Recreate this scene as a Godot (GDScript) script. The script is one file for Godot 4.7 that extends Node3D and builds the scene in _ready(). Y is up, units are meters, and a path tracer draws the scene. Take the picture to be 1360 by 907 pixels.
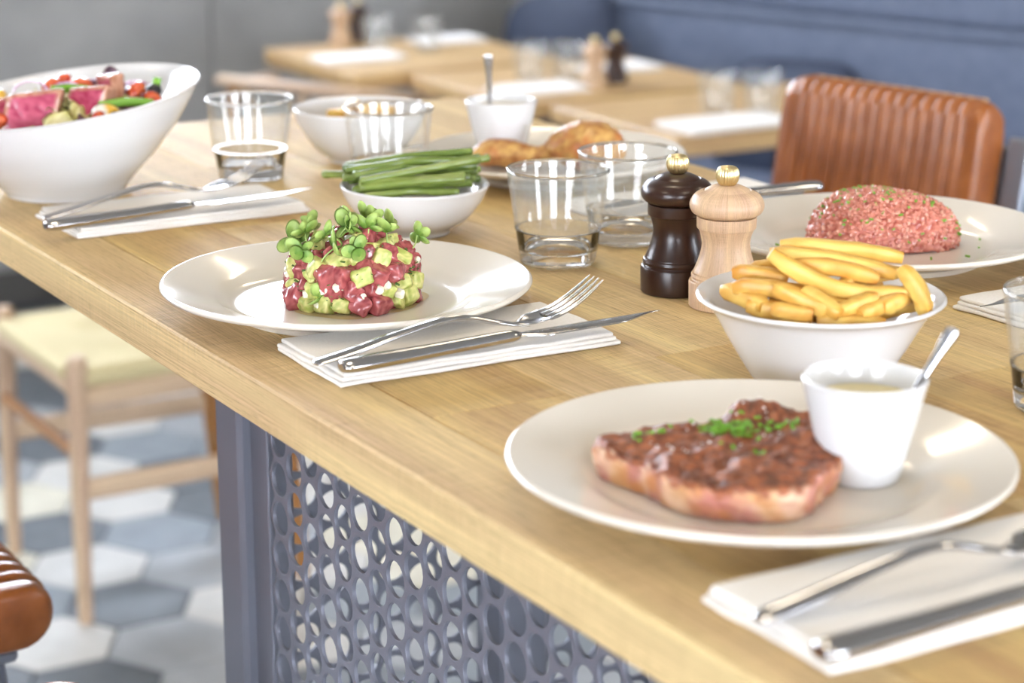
extends Node3D

# ------------------------------------------------------------------ geometry collector
class G:
	var v := PackedVector3Array()
	var n := PackedVector3Array()
	var uv := PackedVector2Array()
	var c := PackedColorArray()
	var ix := PackedInt32Array()
	func p(pos: Vector3, t := Vector2.ZERO, col := Color.WHITE) -> int:
		v.append(pos); uv.append(t); c.append(col)
		return v.size() - 1
	func pn(pos: Vector3, nor: Vector3, t := Vector2.ZERO, col := Color.WHITE) -> int:
		n.append(nor)
		return p(pos, t, col)
	func tri(a: int, b: int, d: int) -> void:
		ix.append(a); ix.append(b); ix.append(d)
	func quad(a: int, b: int, d: int, e: int) -> void:
		tri(a, b, d); tri(a, d, e)
	func fquad(a: Vector3, b: Vector3, d: Vector3, e: Vector3, col := Color.WHITE) -> void:
		var i := p(a, Vector2.ZERO, col); p(b, Vector2.ZERO, col); p(d, Vector2.ZERO, col); p(e, Vector2.ZERO, col)
		quad(i, i + 1, i + 2, i + 3)
	# turns a closed shape's faces outwards (front faces run clockwise)
	func outward() -> void:
		var vol := 0.0
		var o := v[0]
		for i in range(0, ix.size(), 3):
			vol += (v[ix[i]] - o).dot((v[ix[i + 1]] - o).cross(v[ix[i + 2]] - o))
		if vol > 0.0:
			for i in range(0, ix.size(), 3):
				var t := ix[i + 1]
				ix[i + 1] = ix[i + 2]; ix[i + 2] = t
	func add(o: G, at := Transform3D.IDENTITY, tint := Color(0, 0, 0, 0)) -> void:
		var k := v.size()
		for i in o.v.size():
			v.append(at * o.v[i]); uv.append(o.uv[i]); c.append(o.c[i] if tint.a == 0.0 else tint)
		if o.n.size() == o.v.size():
			for q in o.n: n.append((at.basis * q).normalized())
		for i in o.ix: ix.append(i + k)
	func normals() -> void:
		n = PackedVector3Array(); n.resize(v.size())
		for i in range(0, ix.size(), 3):
			var a := v[ix[i]]
			var f := (v[ix[i + 2]] - a).cross(v[ix[i + 1]] - a)
			n[ix[i]] += f; n[ix[i + 1]] += f; n[ix[i + 2]] += f
		for i in n.size(): n[i] = n[i].normalized() if n[i].length_squared() > 0.0 else Vector3.UP
	func flat() -> G:
		var o := G.new()
		for i in ix: o.p(v[i], uv[i], c[i])
		for i in ix.size(): o.ix.append(i)
		return o
	func mesh() -> ArrayMesh:
		if n.size() != v.size(): normals()
		var a := []
		a.resize(Mesh.ARRAY_MAX)
		a[Mesh.ARRAY_VERTEX] = v; a[Mesh.ARRAY_NORMAL] = n; a[Mesh.ARRAY_TEX_UV] = uv; a[Mesh.ARRAY_COLOR] = c; a[Mesh.ARRAY_INDEX] = ix
		var m := ArrayMesh.new()
		m.add_surface_from_arrays(Mesh.PRIMITIVE_TRIANGLES, a)
		return m

var rng := RandomNumberGenerator.new()
var nz := FastNoiseLite.new()
var M := {}
var taken := {}

func rf(a: float, b: float) -> float:
	return rng.randf_range(a, b)

func noise(p: Vector3, f: float) -> float:
	return nz.get_noise_3d(p.x * f, p.y * f, p.z * f)

# ------------------------------------------------------------------ scene helpers
func numbered(called: String) -> String:
	var k: int = taken.get(called, 0)
	taken[called] = k + 1
	return called if k == 0 else "%s_%03d" % [called, k]

func tag(o: Node3D, label: String, category: String, group := "") -> Node3D:
	o.set_meta("label", label); o.set_meta("category", category)
	if group != "": o.set_meta("group", group)
	return o

func thing(called: String, label: String, category: String, at := Vector3.ZERO, turn := 0.0, group := "") -> Node3D:
	var o := Node3D.new()
	o.name = numbered(called); add_child(o)
	o.position = at; o.rotation.y = turn
	tag(o, label, category, group)
	return o

func part(called: String, m: Mesh, mat: Material, parent: Node, at := Vector3.ZERO, rot := Vector3.ZERO) -> MeshInstance3D:
	var o := MeshInstance3D.new()
	o.name = called; o.mesh = m; o.material_override = mat
	o.position = at; o.rotation = rot
	parent.add_child(o, true)
	return o

func single(called: String, m: Mesh, mat: Material, label: String, category: String, at := Vector3.ZERO, rot := Vector3.ZERO, group := "") -> MeshInstance3D:
	var o := MeshInstance3D.new()
	o.name = numbered(called); o.mesh = m; o.material_override = mat
	add_child(o); o.position = at; o.rotation = rot
	tag(o, label, category, group)
	return o

func copy(o: Node3D, called: String, label: String, at: Vector3, turn := 0.0) -> Node3D:
	var r: Node3D = o.duplicate()
	r.name = numbered(called); add_child(r)
	r.position = at; r.rotation = Vector3(0, turn, 0)
	r.set_meta("label", label)
	return r

func structure(called: String, m: Mesh, mat: Material, at := Vector3.ZERO, rot := Vector3.ZERO) -> MeshInstance3D:
	var o := MeshInstance3D.new()
	o.name = called; o.mesh = m; o.material_override = mat
	add_child(o); o.position = at; o.rotation = rot
	o.set_meta("kind", "structure")
	return o

# ------------------------------------------------------------------ shapes
# lathe: profile of (radius, height) running from the bottom axis outside-up, then inside-down
func lathe(pr: Array, segs := 48, thr := 35.0, col := Color.WHITE) -> G:
	var g := G.new()
	var k := pr.size() - 1
	var sn := []
	for i in k:
		var d: Vector2 = pr[i + 1] - pr[i]
		sn.append(Vector2(d.y, -d.x).normalized())
	var ct := cos(deg_to_rad(thr))
	for i in k:
		var a: Vector2 = pr[i]
		var b: Vector2 = pr[i + 1]
		var na: Vector2 = sn[i]
		var nb: Vector2 = sn[i]
		if i > 0 and sn[i].dot(sn[i - 1]) > ct: na = (sn[i] + sn[i - 1]).normalized()
		if i < k - 1 and sn[i].dot(sn[i + 1]) > ct: nb = (sn[i] + sn[i + 1]).normalized()
		var s0 := g.v.size()
		for j in segs + 1:
			var t := TAU * j / segs
			var cs := cos(t)
			var si := sin(t)
			g.pn(Vector3(a.x * cs, a.y, a.x * si), Vector3(na.x * cs, na.y, na.x * si), Vector2(t * 0.03, a.y), col)
			g.pn(Vector3(b.x * cs, b.y, b.x * si), Vector3(nb.x * cs, nb.y, nb.x * si), Vector2(t * 0.03, b.y), col)
		for j in segs:
			var q := s0 + j * 2
			if a.x > 1e-6: g.tri(q + 2, q + 3, q) if b.x <= 1e-6 else g.quad(q + 2, q + 3, q + 1, q)
			else: g.tri(q + 2, q + 3, q + 1)
	return g

# smooth curve through points
func smooth(pts: Array, per := 6) -> Array:
	var o := []
	for i in pts.size() - 1:
		var a = pts[maxi(i - 1, 0)]
		var b = pts[i]
		var d = pts[i + 1]
		var e = pts[mini(i + 2, pts.size() - 1)]
		for k in per:
			var t := float(k) / per
			o.append(0.5 * ((2.0 * b) + (d - a) * t + (2.0 * a - 5.0 * b + 4.0 * d - e) * t * t + (3.0 * b - a - 3.0 * d + e) * t * t * t))
	o.append(pts[-1])
	return o

# grid surface; f(u, v) gives [Vector3, Color]; wraps in u
func grid(nu: int, nv: int, f: Callable, wrap := true, closed := true) -> G:
	var g := G.new()
	var w := nu if wrap else nu + 1
	for j in nv + 1:
		for i in w:
			var r = f.call(float(i) / nu, float(j) / nv)
			g.p(r[0], Vector2(float(i) / nu, float(j) / nv), r[1])
	for j in nv:
		for i in nu:
			var a := j * w + i
			var b := j * w + (i + 1) % w
			g.quad(a, a + w, b + w, b)
	if closed: g.outward()
	return g

# swept tube; rad holds a Vector2 (across, along up) for each point; pw 1 = ellipse, smaller = squarer
func tube(path: Array, rad: Array, segs := 10, up := Vector3.UP, pw := 1.0, col := Color.WHITE) -> G:
	var g := G.new()
	var k := path.size()
	var ln := 0.0
	for i in k:
		var t: Vector3 = (path[mini(i + 1, k - 1)] - path[maxi(i - 1, 0)]).normalized()
		var s := t.cross(up)
		if s.length() < 0.01: s = t.cross(Vector3.RIGHT)
		s = s.normalized()
		var u := s.cross(t).normalized()
		if i > 0: ln += (path[i] - path[i - 1]).length()
		for j in segs:
			var a := TAU * j / segs
			var cx := signf(cos(a)) * pow(absf(cos(a)), pw)
			var cy := signf(sin(a)) * pow(absf(sin(a)), pw)
			g.p(path[i] + s * cx * rad[i].x + u * cy * rad[i].y, Vector2(float(j) / segs * TAU * rad[i].x, ln), col)
	for i in k - 1:
		for j in segs:
			var a := i * segs + j
			var b := i * segs + (j + 1) % segs
			g.quad(a, a + segs, b + segs, b)
	for e in 2:
		var base := 0 if e == 0 else (k - 1) * segs
		var m := g.p(path[0] if e == 0 else path[k - 1], Vector2(0, 0.0 if e == 0 else ln), col)
		var ring := []
		for j in segs: ring.append(g.p(g.v[base + j], g.uv[base + j], col))
		for j in segs:
			if e == 0: g.tri(m, ring[j], ring[(j + 1) % segs])
			else: g.tri(m, ring[(j + 1) % segs], ring[j])
	g.outward()
	return g

func rod(a: Vector3, b: Vector3, ra: float, rb := -1.0, segs := 12) -> G:
	if rb < 0.0: rb = ra
	var up := Vector3.UP if absf((b - a).normalized().y) < 0.9 else Vector3.RIGHT
	return tube([a, b], [Vector2(ra, ra), Vector2(rb, rb)], segs, up)

# box with chamfered edges; grain runs along axis ax; uv in metres plus off
func cbox(s: Vector3, ch := 0.002, ax := 2, off := Vector2.ZERO) -> G:
	var g := G.new()
	var h := s / 2.0
	ch = minf(ch, minf(h.x, minf(h.y, h.z)) * 0.9)
	var face := func(pts: Array) -> void:
		var f: Vector3 = (pts[2] - pts[0]).cross(pts[1] - pts[0])
		var mid := Vector3.ZERO
		for q in pts: mid += q
		if f.dot(mid) < 0.0: pts.reverse()
		var ids := []
		for q in pts:
			var along: float = q[ax]
			var cross: float = q[(ax + 1) % 3] + q[(ax + 2) % 3]
			ids.append(g.p(q, Vector2(cross, along) + off))
		for i in range(1, ids.size() - 1): g.tri(ids[0], ids[i], ids[i + 1])
	for a in 3:
		var b := (a + 1) % 3
		var d := (a + 2) % 3
		for sg in [-1.0, 1.0]:
			var pts := []
			for q in [[-1, -1], [1, -1], [1, 1], [-1, 1]]:
				var w := Vector3.ZERO
				w[a] = sg * h[a]; w[b] = q[0] * (h[b] - ch); w[d] = q[1] * (h[d] - ch)
				pts.append(w)
			face.call(pts)
			for sb in [-1.0, 1.0]:
				var e := []
				for q in [[0, -1], [0, 1], [1, 1], [1, -1]]:
					var w := Vector3.ZERO
					w[a] = sg * (h[a] - (ch if q[0] == 1 else 0.0)); w[b] = sb * (h[b] - (ch if q[0] == 0 else 0.0)); w[d] = q[1] * (h[d] - ch)
					e.append(w)
				face.call(e)
	for x in [-1.0, 1.0]:
		for y in [-1.0, 1.0]:
			for z in [-1.0, 1.0]:
				face.call([Vector3(x * h.x, y * (h.y - ch), z * (h.z - ch)), Vector3(x * (h.x - ch), y * h.y, z * (h.z - ch)), Vector3(x * (h.x - ch), y * (h.y - ch), z * h.z)])
	return g

# rounded box: a cube grid of k cells a side pushed onto a box with edge radius r
func rbox(s: Vector3, r: float, k := 4, col := Color.WHITE) -> G:
	var g := G.new()
	var h := s / 2.0
	var seen := {}
	var at := func(q: Vector3i) -> int:
		if seen.has(q): return seen[q]
		var w := Vector3.ZERO
		for a in 3:
			# the outer cells hold the rounding
			var t: float
			if q[a] == 0: t = -h[a]
			elif q[a] == k: t = h[a]
			else: t = lerpf(-h[a] + r * 0.6, h[a] - r * 0.6, float(q[a] - 1) / maxf(k - 2, 1)) if k > 2 else 0.0
			w[a] = t
		var core := Vector3(clampf(w.x, -h.x + r, h.x - r), clampf(w.y, -h.y + r, h.y - r), clampf(w.z, -h.z + r, h.z - r))
		var d := w - core
		if d.length() > 1e-6: w = core + d.normalized() * r
		seen[q] = g.p(w, Vector2(w.x + w.y, w.z), col)
		return seen[q]
	for a in 3:
		var b := (a + 1) % 3
		var d := (a + 2) % 3
		for side in [0, k]:
			for i in k:
				for j in k:
					var ids := []
					for o in [[0, 0], [1, 0], [1, 1], [0, 1]]:
						var q := Vector3i.ZERO
						q[a] = side; q[b] = i + o[0]; q[d] = j + o[1]
						ids.append(at.call(q))
					if side == 0: g.quad(ids[0], ids[1], ids[2], ids[3])
					else: g.quad(ids[3], ids[2], ids[1], ids[0])
	g.outward()
	return g

# noisy rounded lump for diced food
func lump(s: Vector3, r: float, k: int, amp: float, f: float, seed_at: Vector3, ca: Color, cb: Color) -> G:
	var g := rbox(s, r, k)
	for i in g.v.size():
		var q := g.v[i]
		var e := noise(q + seed_at, f)
		g.v[i] = q + q.normalized() * e * amp
		g.c[i] = ca.lerp(cb, clampf(0.5 + noise(q * 1.0 + seed_at * 3.1, f * 1.4) * 1.3, 0, 1))
	return g

# ball (UV sphere) with radii
func ball(r: Vector3, k := 10, amp := 0.0, f := 60.0, ca := Color.WHITE, cb := Color.WHITE, seed_at := Vector3.ZERO) -> G:
	return grid(k * 2, k, func(u, v):
		var a: float = u * TAU
		var b: float = (v - 0.5) * PI
		var d := Vector3(cos(a) * cos(b), sin(b), sin(a) * cos(b))
		var w := Vector3(d.x * r.x, d.y * r.y, d.z * r.z)
		var e := noise(w + seed_at, f)
		return [w + d * e * amp, ca.lerp(cb, clampf(0.5 + e * 1.4, 0, 1))])

# ------------------------------------------------------------------ materials
func mat(col: Color, rough := 0.5, metal := 0.0) -> StandardMaterial3D:
	var m := StandardMaterial3D.new()
	m.albedo_color = col; m.roughness = rough; m.metallic = metal
	return m

func vmat(rough := 0.5, spec := 0.5) -> StandardMaterial3D:
	var m := StandardMaterial3D.new()
	m.vertex_color_use_as_albedo = true; m.roughness = rough; m.metallic_specular = spec
	return m

func lin(r: float, g: float, b: float) -> Color:
	return Color(r / 255.0, g / 255.0, b / 255.0).srgb_to_linear()

func rgb(r: float, g: float, b: float) -> Color:
	return Color(r / 255.0, g / 255.0, b / 255.0)

func noise_bytes(w: int, h: int, f: float, sd: int, octaves := 3, ow := 0, oh := 0) -> PackedByteArray:
	var q := FastNoiseLite.new()
	q.seed = sd; q.frequency = f; q.noise_type = FastNoiseLite.TYPE_SIMPLEX_SMOOTH
	q.fractal_octaves = octaves
	var im := q.get_seamless_image(w, h)
	im.convert(Image.FORMAT_L8)
	if ow > 0: im.resize(ow, oh, Image.INTERPOLATE_CUBIC)
	return im.get_data()

var grain_tex: ImageTexture
var grain_nrm: ImageTexture

# wood grain: streaks along the texture's height, pores, and faint saw marks across
func make_grain() -> void:
	var S := 1024
	var fine := noise_bytes(S, 24, 0.16, 5, 3, S, S)
	var wide := noise_bytes(128, 16, 0.05, 8, 3, S, S)
	var pore := noise_bytes(S, 96, 0.35, 11, 2, S, S)
	var saw := noise_bytes(16, S, 0.22, 14, 2, S, S)
	var blot := noise_bytes(256, 256, 0.018, 17, 3, S, S)
	var out := PackedByteArray(); out.resize(S * S * 3)
	var hgt := PackedByteArray(); hgt.resize(S * S)
	for i in S * S:
		var a := (fine[i] - 128) / 128.0
		var b := (wide[i] - 128) / 128.0
		var d := maxf(0.0, (pore[i] - 168) / 60.0)
		var e := (saw[i] - 128) / 128.0 * clampf((blot[i] - 110) / 60.0, 0.0, 1.0)
		var l := 0.885 + 0.10 * a + 0.07 * b - 0.20 * d + 0.035 * e
		var k := i * 3
		out[k] = clampi(int(255 * minf(l * 1.0 + 0.02, 1.0)), 0, 255)
		out[k + 1] = clampi(int(255 * (l - 0.015 + 0.02 * b)), 0, 255)
		out[k + 2] = clampi(int(255 * (l - 0.05 - 0.05 * a * b)), 0, 255)
		hgt[i] = clampi(int(128 + 40 * a - 70 * d + 46 * e), 0, 255)
	grain_tex = ImageTexture.create_from_image(Image.create_from_data(S, S, false, Image.FORMAT_RGB8, out))
	var hi := Image.create_from_data(S, S, false, Image.FORMAT_L8, hgt)
	hi.convert(Image.FORMAT_RGBA8)
	hi.bump_map_to_normal_map(2.0)
	grain_nrm = ImageTexture.create_from_image(hi)

func wood(col: Color, rough := 0.45, scale := Vector2(3.0, 1.1), bump := 0.5) -> StandardMaterial3D:
	var m := mat(col, rough)
	m.albedo_texture = grain_tex
	m.uv1_scale = Vector3(scale.x, scale.y, 1)
	m.normal_enabled = true; m.normal_texture = grain_nrm; m.normal_scale = bump
	return m

# mottled colour from noise, mapped in the object's own or the world's axes
func mottled(a: Color, b: Color, f: float, scale: float, rough: float, sd: int, bump := 0.0, world := true) -> StandardMaterial3D:
	var S := 512
	var d := noise_bytes(S, S, f, sd, 4)
	var out := PackedByteArray(); out.resize(S * S * 3)
	for i in S * S:
		var t := d[i] / 255.0
		var q := a.lerp(b, t)
		out[i * 3] = int(q.r * 255); out[i * 3 + 1] = int(q.g * 255); out[i * 3 + 2] = int(q.b * 255)
	var m := StandardMaterial3D.new()
	m.albedo_texture = ImageTexture.create_from_image(Image.create_from_data(S, S, false, Image.FORMAT_RGB8, out))
	m.roughness = rough
	m.uv1_triplanar = true; m.uv1_world_triplanar = world; m.uv1_scale = Vector3.ONE * scale
	if bump > 0.0:
		var hi := Image.create_from_data(S, S, false, Image.FORMAT_L8, d)
		hi.convert(Image.FORMAT_RGBA8); hi.bump_map_to_normal_map(3.0)
		m.normal_enabled = true; m.normal_texture = ImageTexture.create_from_image(hi); m.normal_scale = bump
	return m

func make_materials() -> void:
	make_grain()
	M.top = []
	for q in [[230, 208, 162], [225, 201, 151], [234, 214, 171], [221, 195, 142], [228, 206, 158]]:
		M.top.append(wood(rgb(q[0], q[1], q[2]), 0.58, Vector2(3.2, 1.0), 0.8))
		M.top[-1].metallic_specular = 0.22
	M.beech = wood(rgb(230, 203, 172), 0.42, Vector2(9.0, 6.0), 0.25)
	M.darkwood = wood(rgb(58, 36, 28), 0.28, Vector2(9.0, 6.0), 0.2)
	M.oak = wood(rgb(214, 184, 134), 0.45, Vector2(4.0, 1.5), 0.3)
	M.ash = wood(rgb(222, 198, 172), 0.5, Vector2(5.0, 2.0), 0.3)
	M.brownwood = wood(rgb(176, 126, 70), 0.45, Vector2(5.0, 2.0), 0.3)
	M.porcelain = mat(rgb(229, 229, 230), 0.12)
	M.porcelain.clearcoat_enabled = true; M.porcelain.clearcoat = 0.4; M.porcelain.clearcoat_roughness = 0.05
	M.plate = mat(rgb(233, 227, 216), 0.13)
	M.plate.clearcoat_enabled = true; M.plate.clearcoat = 0.4; M.plate.clearcoat_roughness = 0.05
	M.ink = mat(rgb(60, 60, 62), 0.4)
	M.glass = mat(Color(1.0, 1.0, 1.0, 0.0), 0.0)
	M.glass.transparency = BaseMaterial3D.TRANSPARENCY_ALPHA
	M.glass.refraction_enabled = true; M.glass.refraction_scale = 0.05
	M.clear = mat(Color(0.9, 0.93, 0.92, 0.07), 0.0)
	M.clear.transparency = BaseMaterial3D.TRANSPARENCY_ALPHA
	M.pane = mat(Color(0.95, 0.98, 1.0, 0.06), 0.0)
	M.pane.transparency = BaseMaterial3D.TRANSPARENCY_ALPHA
	M.steel = mat(rgb(205, 205, 208), 0.13, 1.0)
	M.spoonsteel = mat(rgb(190, 190, 194), 0.22, 1.0)
	M.brass = mat(rgb(240, 220, 166), 0.34, 1.0)
	M.linen = mottled(rgb(238, 234, 228), rgb(246, 244, 240), 0.08, 9.0, 0.9, 31, 0.25, false)
	M.metalpaint = mat(rgb(122, 124, 136), 0.42, 0.3)
	M.stoolmetal = mat(rgb(150, 156, 168), 0.4, 0.6)
	M.leather = mottled(rgb(130, 70, 30), rgb(176, 106, 54), 0.012, 3.0, 0.27, 37, 0.05, false)
	M.leather.clearcoat_enabled = true; M.leather.clearcoat = 0.25; M.leather.clearcoat_roughness = 0.3
	M.stitch = mat(rgb(214, 170, 120), 0.7)
	M.seatcord = mat(rgb(208, 194, 150), 0.85)
	M.wall = mottled(rgb(156, 156, 156), rgb(174, 174, 173), 0.012, 0.6, 0.85, 41)
	M.ceiling = mat(rgb(225, 223, 218), 0.9)
	M.skirting = mat(rgb(70, 68, 66), 0.6)
	M.banquette = mottled(rgb(92, 102, 124), rgb(114, 123, 145), 0.02, 2.0, 0.55, 43, 0.1)
	M.navy = mottled(rgb(40, 48, 68), rgb(58, 68, 90), 0.03, 3.0, 0.7, 45)
	M.blackmetal = mat(rgb(24, 26, 30), 0.5, 0.3)
	M.grout = mat(rgb(96, 102, 110), 0.9)
	M.tiles = []
	for q in [[202, 199, 192], [160, 163, 165], [96, 101, 106], [136, 143, 148], [214, 208, 188]]:
		M.tiles.append(mottled(rgb(q[0] - 8, q[1] - 8, q[2] - 8), rgb(minf(q[0] + 8, 255), minf(q[1] + 8, 255), minf(q[2] + 8, 255)), 0.02, 1.2, 0.38, 50 + q[0]))
	M.food = vmat(0.38)
	M.wet = vmat(0.2)
	M.wet.clearcoat_enabled = true; M.wet.clearcoat = 0.35; M.wet.clearcoat_roughness = 0.15
	M.dry = vmat(0.6)
	M.leaf = vmat(0.42)
	M.leaf.backlight_enabled = true; M.leaf.backlight = Color(0.18, 0.24, 0.06)
	M.meat = vmat(0.5)
	M.meat.subsurf_scatter_enabled = true; M.meat.subsurf_scatter_strength = 0.08
	M.lamp = mat(rgb(255, 240, 215), 0.5)
	M.lamp.emission_enabled = true; M.lamp.emission = rgb(255, 232, 200); M.lamp.emission_energy_multiplier = 3.0

const RT := Vector3(0.8634, 0, 0.5045)     # across the dishes, as seated guests would slide them
const BF := Vector3(0.5045, 0, -0.8634)
const TOP := 1.05

func at(c: Vector3, a: float, b: float, h: float) -> Vector3:
	return c + RT * a + BF * b + Vector3(0, h, 0)

# ------------------------------------------------------------------ room
func wall_mesh(length: float, height: float, thick: float, holes: Array) -> ArrayMesh:
	# local x along the wall, y up; holes [x0, x1, y0, y1] in order of x
	var g := G.new()
	var x := 0.0
	for q in holes + [[length, length, 0, 0]]:
		if q[0] > x: g.add(cbox(Vector3(q[0] - x, height, thick), 0.001), Transform3D(Basis(), Vector3((q[0] + x) / 2.0, height / 2.0, 0)))
		if q[1] > q[0]:
			g.add(cbox(Vector3(q[1] - q[0], q[2], thick), 0.001), Transform3D(Basis(), Vector3((q[0] + q[1]) / 2.0, q[2] / 2.0, 0)))
			g.add(cbox(Vector3(q[1] - q[0], height - q[3], thick), 0.001), Transform3D(Basis(), Vector3((q[0] + q[1]) / 2.0, (height + q[3]) / 2.0, 0)))
		x = q[1]
	return g.mesh()

var window_count := 0
func window_in(origin: Vector3, turn: float, q: Array) -> void:
	window_count += 1
	var w := Node3D.new()
	w.name = "window_%d" % window_count
	add_child(w)
	w.position = origin + Basis(Vector3.UP, turn) * Vector3((q[0] + q[1]) / 2.0, q[2], 0); w.rotation.y = turn
	w.set_meta("kind", "structure")
	var W: float = q[1] - q[0]
	var Hh: float = q[3] - q[2]
	var n := maxi(1, int(round(W / 1.3)))
	for i in n + 1:
		part("window_frame", cbox(Vector3(0.06, Hh, 0.07), 0.004).mesh(), M.blackmetal, w, Vector3(-W / 2 + W * i / n, Hh / 2, 0))
	for y in [0.03, Hh - 0.03]:
		part("window_frame", cbox(Vector3(W, 0.06, 0.07), 0.004).mesh(), M.blackmetal, w, Vector3(0, y, 0))
	for i in n:
		part("pane", cbox(Vector3(W / n - 0.06, Hh - 0.12, 0.006), 0.001).mesh(), M.pane, w, Vector3(-W / 2 + W * (i + 0.5) / n, Hh / 2, 0))

func prism(plan: Array, y0: float, y1: float) -> ArrayMesh:
	var g := G.new()
	var n := plan.size()
	for i in n:
		var a: Vector2 = plan[i]
		var b: Vector2 = plan[(i + 1) % n]
		g.fquad(Vector3(a.x, y0, a.y), Vector3(a.x, y1, a.y), Vector3(b.x, y1, b.y), Vector3(b.x, y0, b.y))
	for y in [y0, y1]:
		var k := g.v.size()
		for q in plan: g.p(Vector3(q.x, y, q.y))
		for i in range(1, n - 1):
			if y == y1: g.tri(k, k + i, k + i + 1)
			else: g.tri(k, k + i + 1, k + i)
	g.outward()
	return g.mesh()

func build_room() -> void:
	var H := 3.1
	var plan := [Vector2(-4.3, -5.75), Vector2(2.72, -5.75), Vector2(6.36, 4.5), Vector2(-4.3, 4.5)]
	var slab := structure("floor", prism(plan, -0.104, -0.004), M.grout)
	build_tiles(slab)
	structure("ceiling", prism(plan, H, H + 0.12), M.ceiling)
	# back wall: concrete panels
	var hb := [[1.9, 4.1, 1.6, 2.75], [4.5, 6.5, 1.6, 2.75]]
	structure("wall_back", wall_mesh(7.05, H, 0.18, hb), M.wall, Vector3(-4.3, 0, -5.66))
	for q in hb: window_in(Vector3(-4.3, 0, -5.66), 0.0, q)
	for i in 6:
		part("wall_panel", cbox(Vector3(1.195, 1.1, 0.022), 0.004).mesh(), M.wall, $wall_back, Vector3(0.65 + i * 1.2, 0.68, 0.1))
	structure("baseboard_back", cbox(Vector3(6.7, 0.09, 0.03), 0.004).mesh(), M.skirting, Vector3(-0.8, 0.047, -5.53))
	# street side behind the camera and to its left
	var ho := [[1.6, 3.6, 0.7, 2.6], [5.4, 7.4, 0.7, 2.6]]
	structure("wall_front", wall_mesh(11.5, H, 0.2, ho), M.wall, Vector3(-4.35, 0, 4.4))
	for q in ho: window_in(Vector3(-4.35, 0, 4.4), 0.0, q)
	var hl := [[2.2, 4.2, 0.7, 2.6]]
	structure("wall_left", wall_mesh(9.9, H, 0.2, hl), M.wall, Vector3(-4.2, 0, 4.4), Vector3(0, PI / 2, 0))
	for q in hl: window_in(Vector3(-4.2, 0, 4.4), PI / 2, q)
	# right wall runs at a slant, with windows above the banquette
	var turn := -atan2(0.942, 0.335)
	var hr := [[7.2, 9.7, 1.25, 2.8]]
	structure("wall_right", wall_mesh(10.9, H, 0.2, hr), M.wall, Vector3(2.72, 0, -5.5), Vector3(0, turn, 0))
	for q in hr: window_in(Vector3(2.72, 0, -5.5), turn, q)

func build_tiles(slab: Node3D) -> void:
	var s := 0.1165
	var hexes := []
	for k in M.tiles.size():
		var g := G.new()
		var r := s - 0.0022
		var a := []
		var b := []
		var d := []
		for i in 6:
			var t := TAU * i / 6
			a.append(Vector3(cos(t) * (r - 0.0015), 0.0, sin(t) * (r - 0.0015)))
			b.append(Vector3(cos(t) * r, -0.0015, sin(t) * r))
			d.append(Vector3(cos(t) * r, -0.006, sin(t) * r))
		for i in 6:
			var j := (i + 1) % 6
			g.fquad(a[i], b[i], b[j], a[j]); g.fquad(b[i], d[i], d[j], b[j])
		for i in 4:
			var q := g.p(a[0]); g.p(a[i + 1]); g.p(a[i + 2])
			g.tri(q, q + 1, q + 2)
		hexes.append(g)
	rng.seed = 21
	var known := {Vector2i(0, 0): 2, Vector2i(-1, 0): 0, Vector2i(0, 1): 1, Vector2i(1, 0): 0, Vector2i(-1, 1): 2, Vector2i(1, 1): 0, Vector2i(0, -1): 0, Vector2i(-1, -1): 3, Vector2i(1, -1): 1, Vector2i(0, -2): 2, Vector2i(-1, -2): 4, Vector2i(1, -2): 3, Vector2i(0, -3): 4}
	var list := []
	for i in range(-30, 31):
		for j in range(-14, 40):
			var k: int = [0, 0, 1, 1, 2, 2, 3, 4][rng.randi() % 8]
			if known.has(Vector2i(i, j)): k = known[Vector2i(i, j)]
			var c := Vector3(0.68 + 1.5 * s * i, 0, -3.43 + sqrt(3.0) * s * (j + (0.5 if i % 2 != 0 else 0.0)))
			if c.z < -5.45 or c.z > 4.2 or c.x < -4.0 or c.x > 2.6 + (c.z + 5.5) * 0.355: continue
			# distance from the patch of floor that lies open to the room beside the table
			var d := Vector2(c.x - 0.75, c.z + 3.7).length()
			list.append([d, c, k])
	list.sort_custom(func(p, q): return p[0] < q[0])
	var meshes := []
	for g in hexes: meshes.append(g.mesh())
	var rest := []
	for k in hexes.size(): rest.append(G.new())
	for n in list.size():
		var q: Array = list[n]
		if n < 290: part("hexagon_tile", meshes[q[2]], M.tiles[q[2]], slab, q[1] - slab.position)
		else: rest[q[2]].add(hexes[q[2]], Transform3D(Basis(), q[1] - slab.position))
	for k in rest.size():
		var o := part("hexagon_tiles", rest[k].mesh(), M.tiles[k], slab)
		o.set_meta("kind", "stuff")

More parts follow.
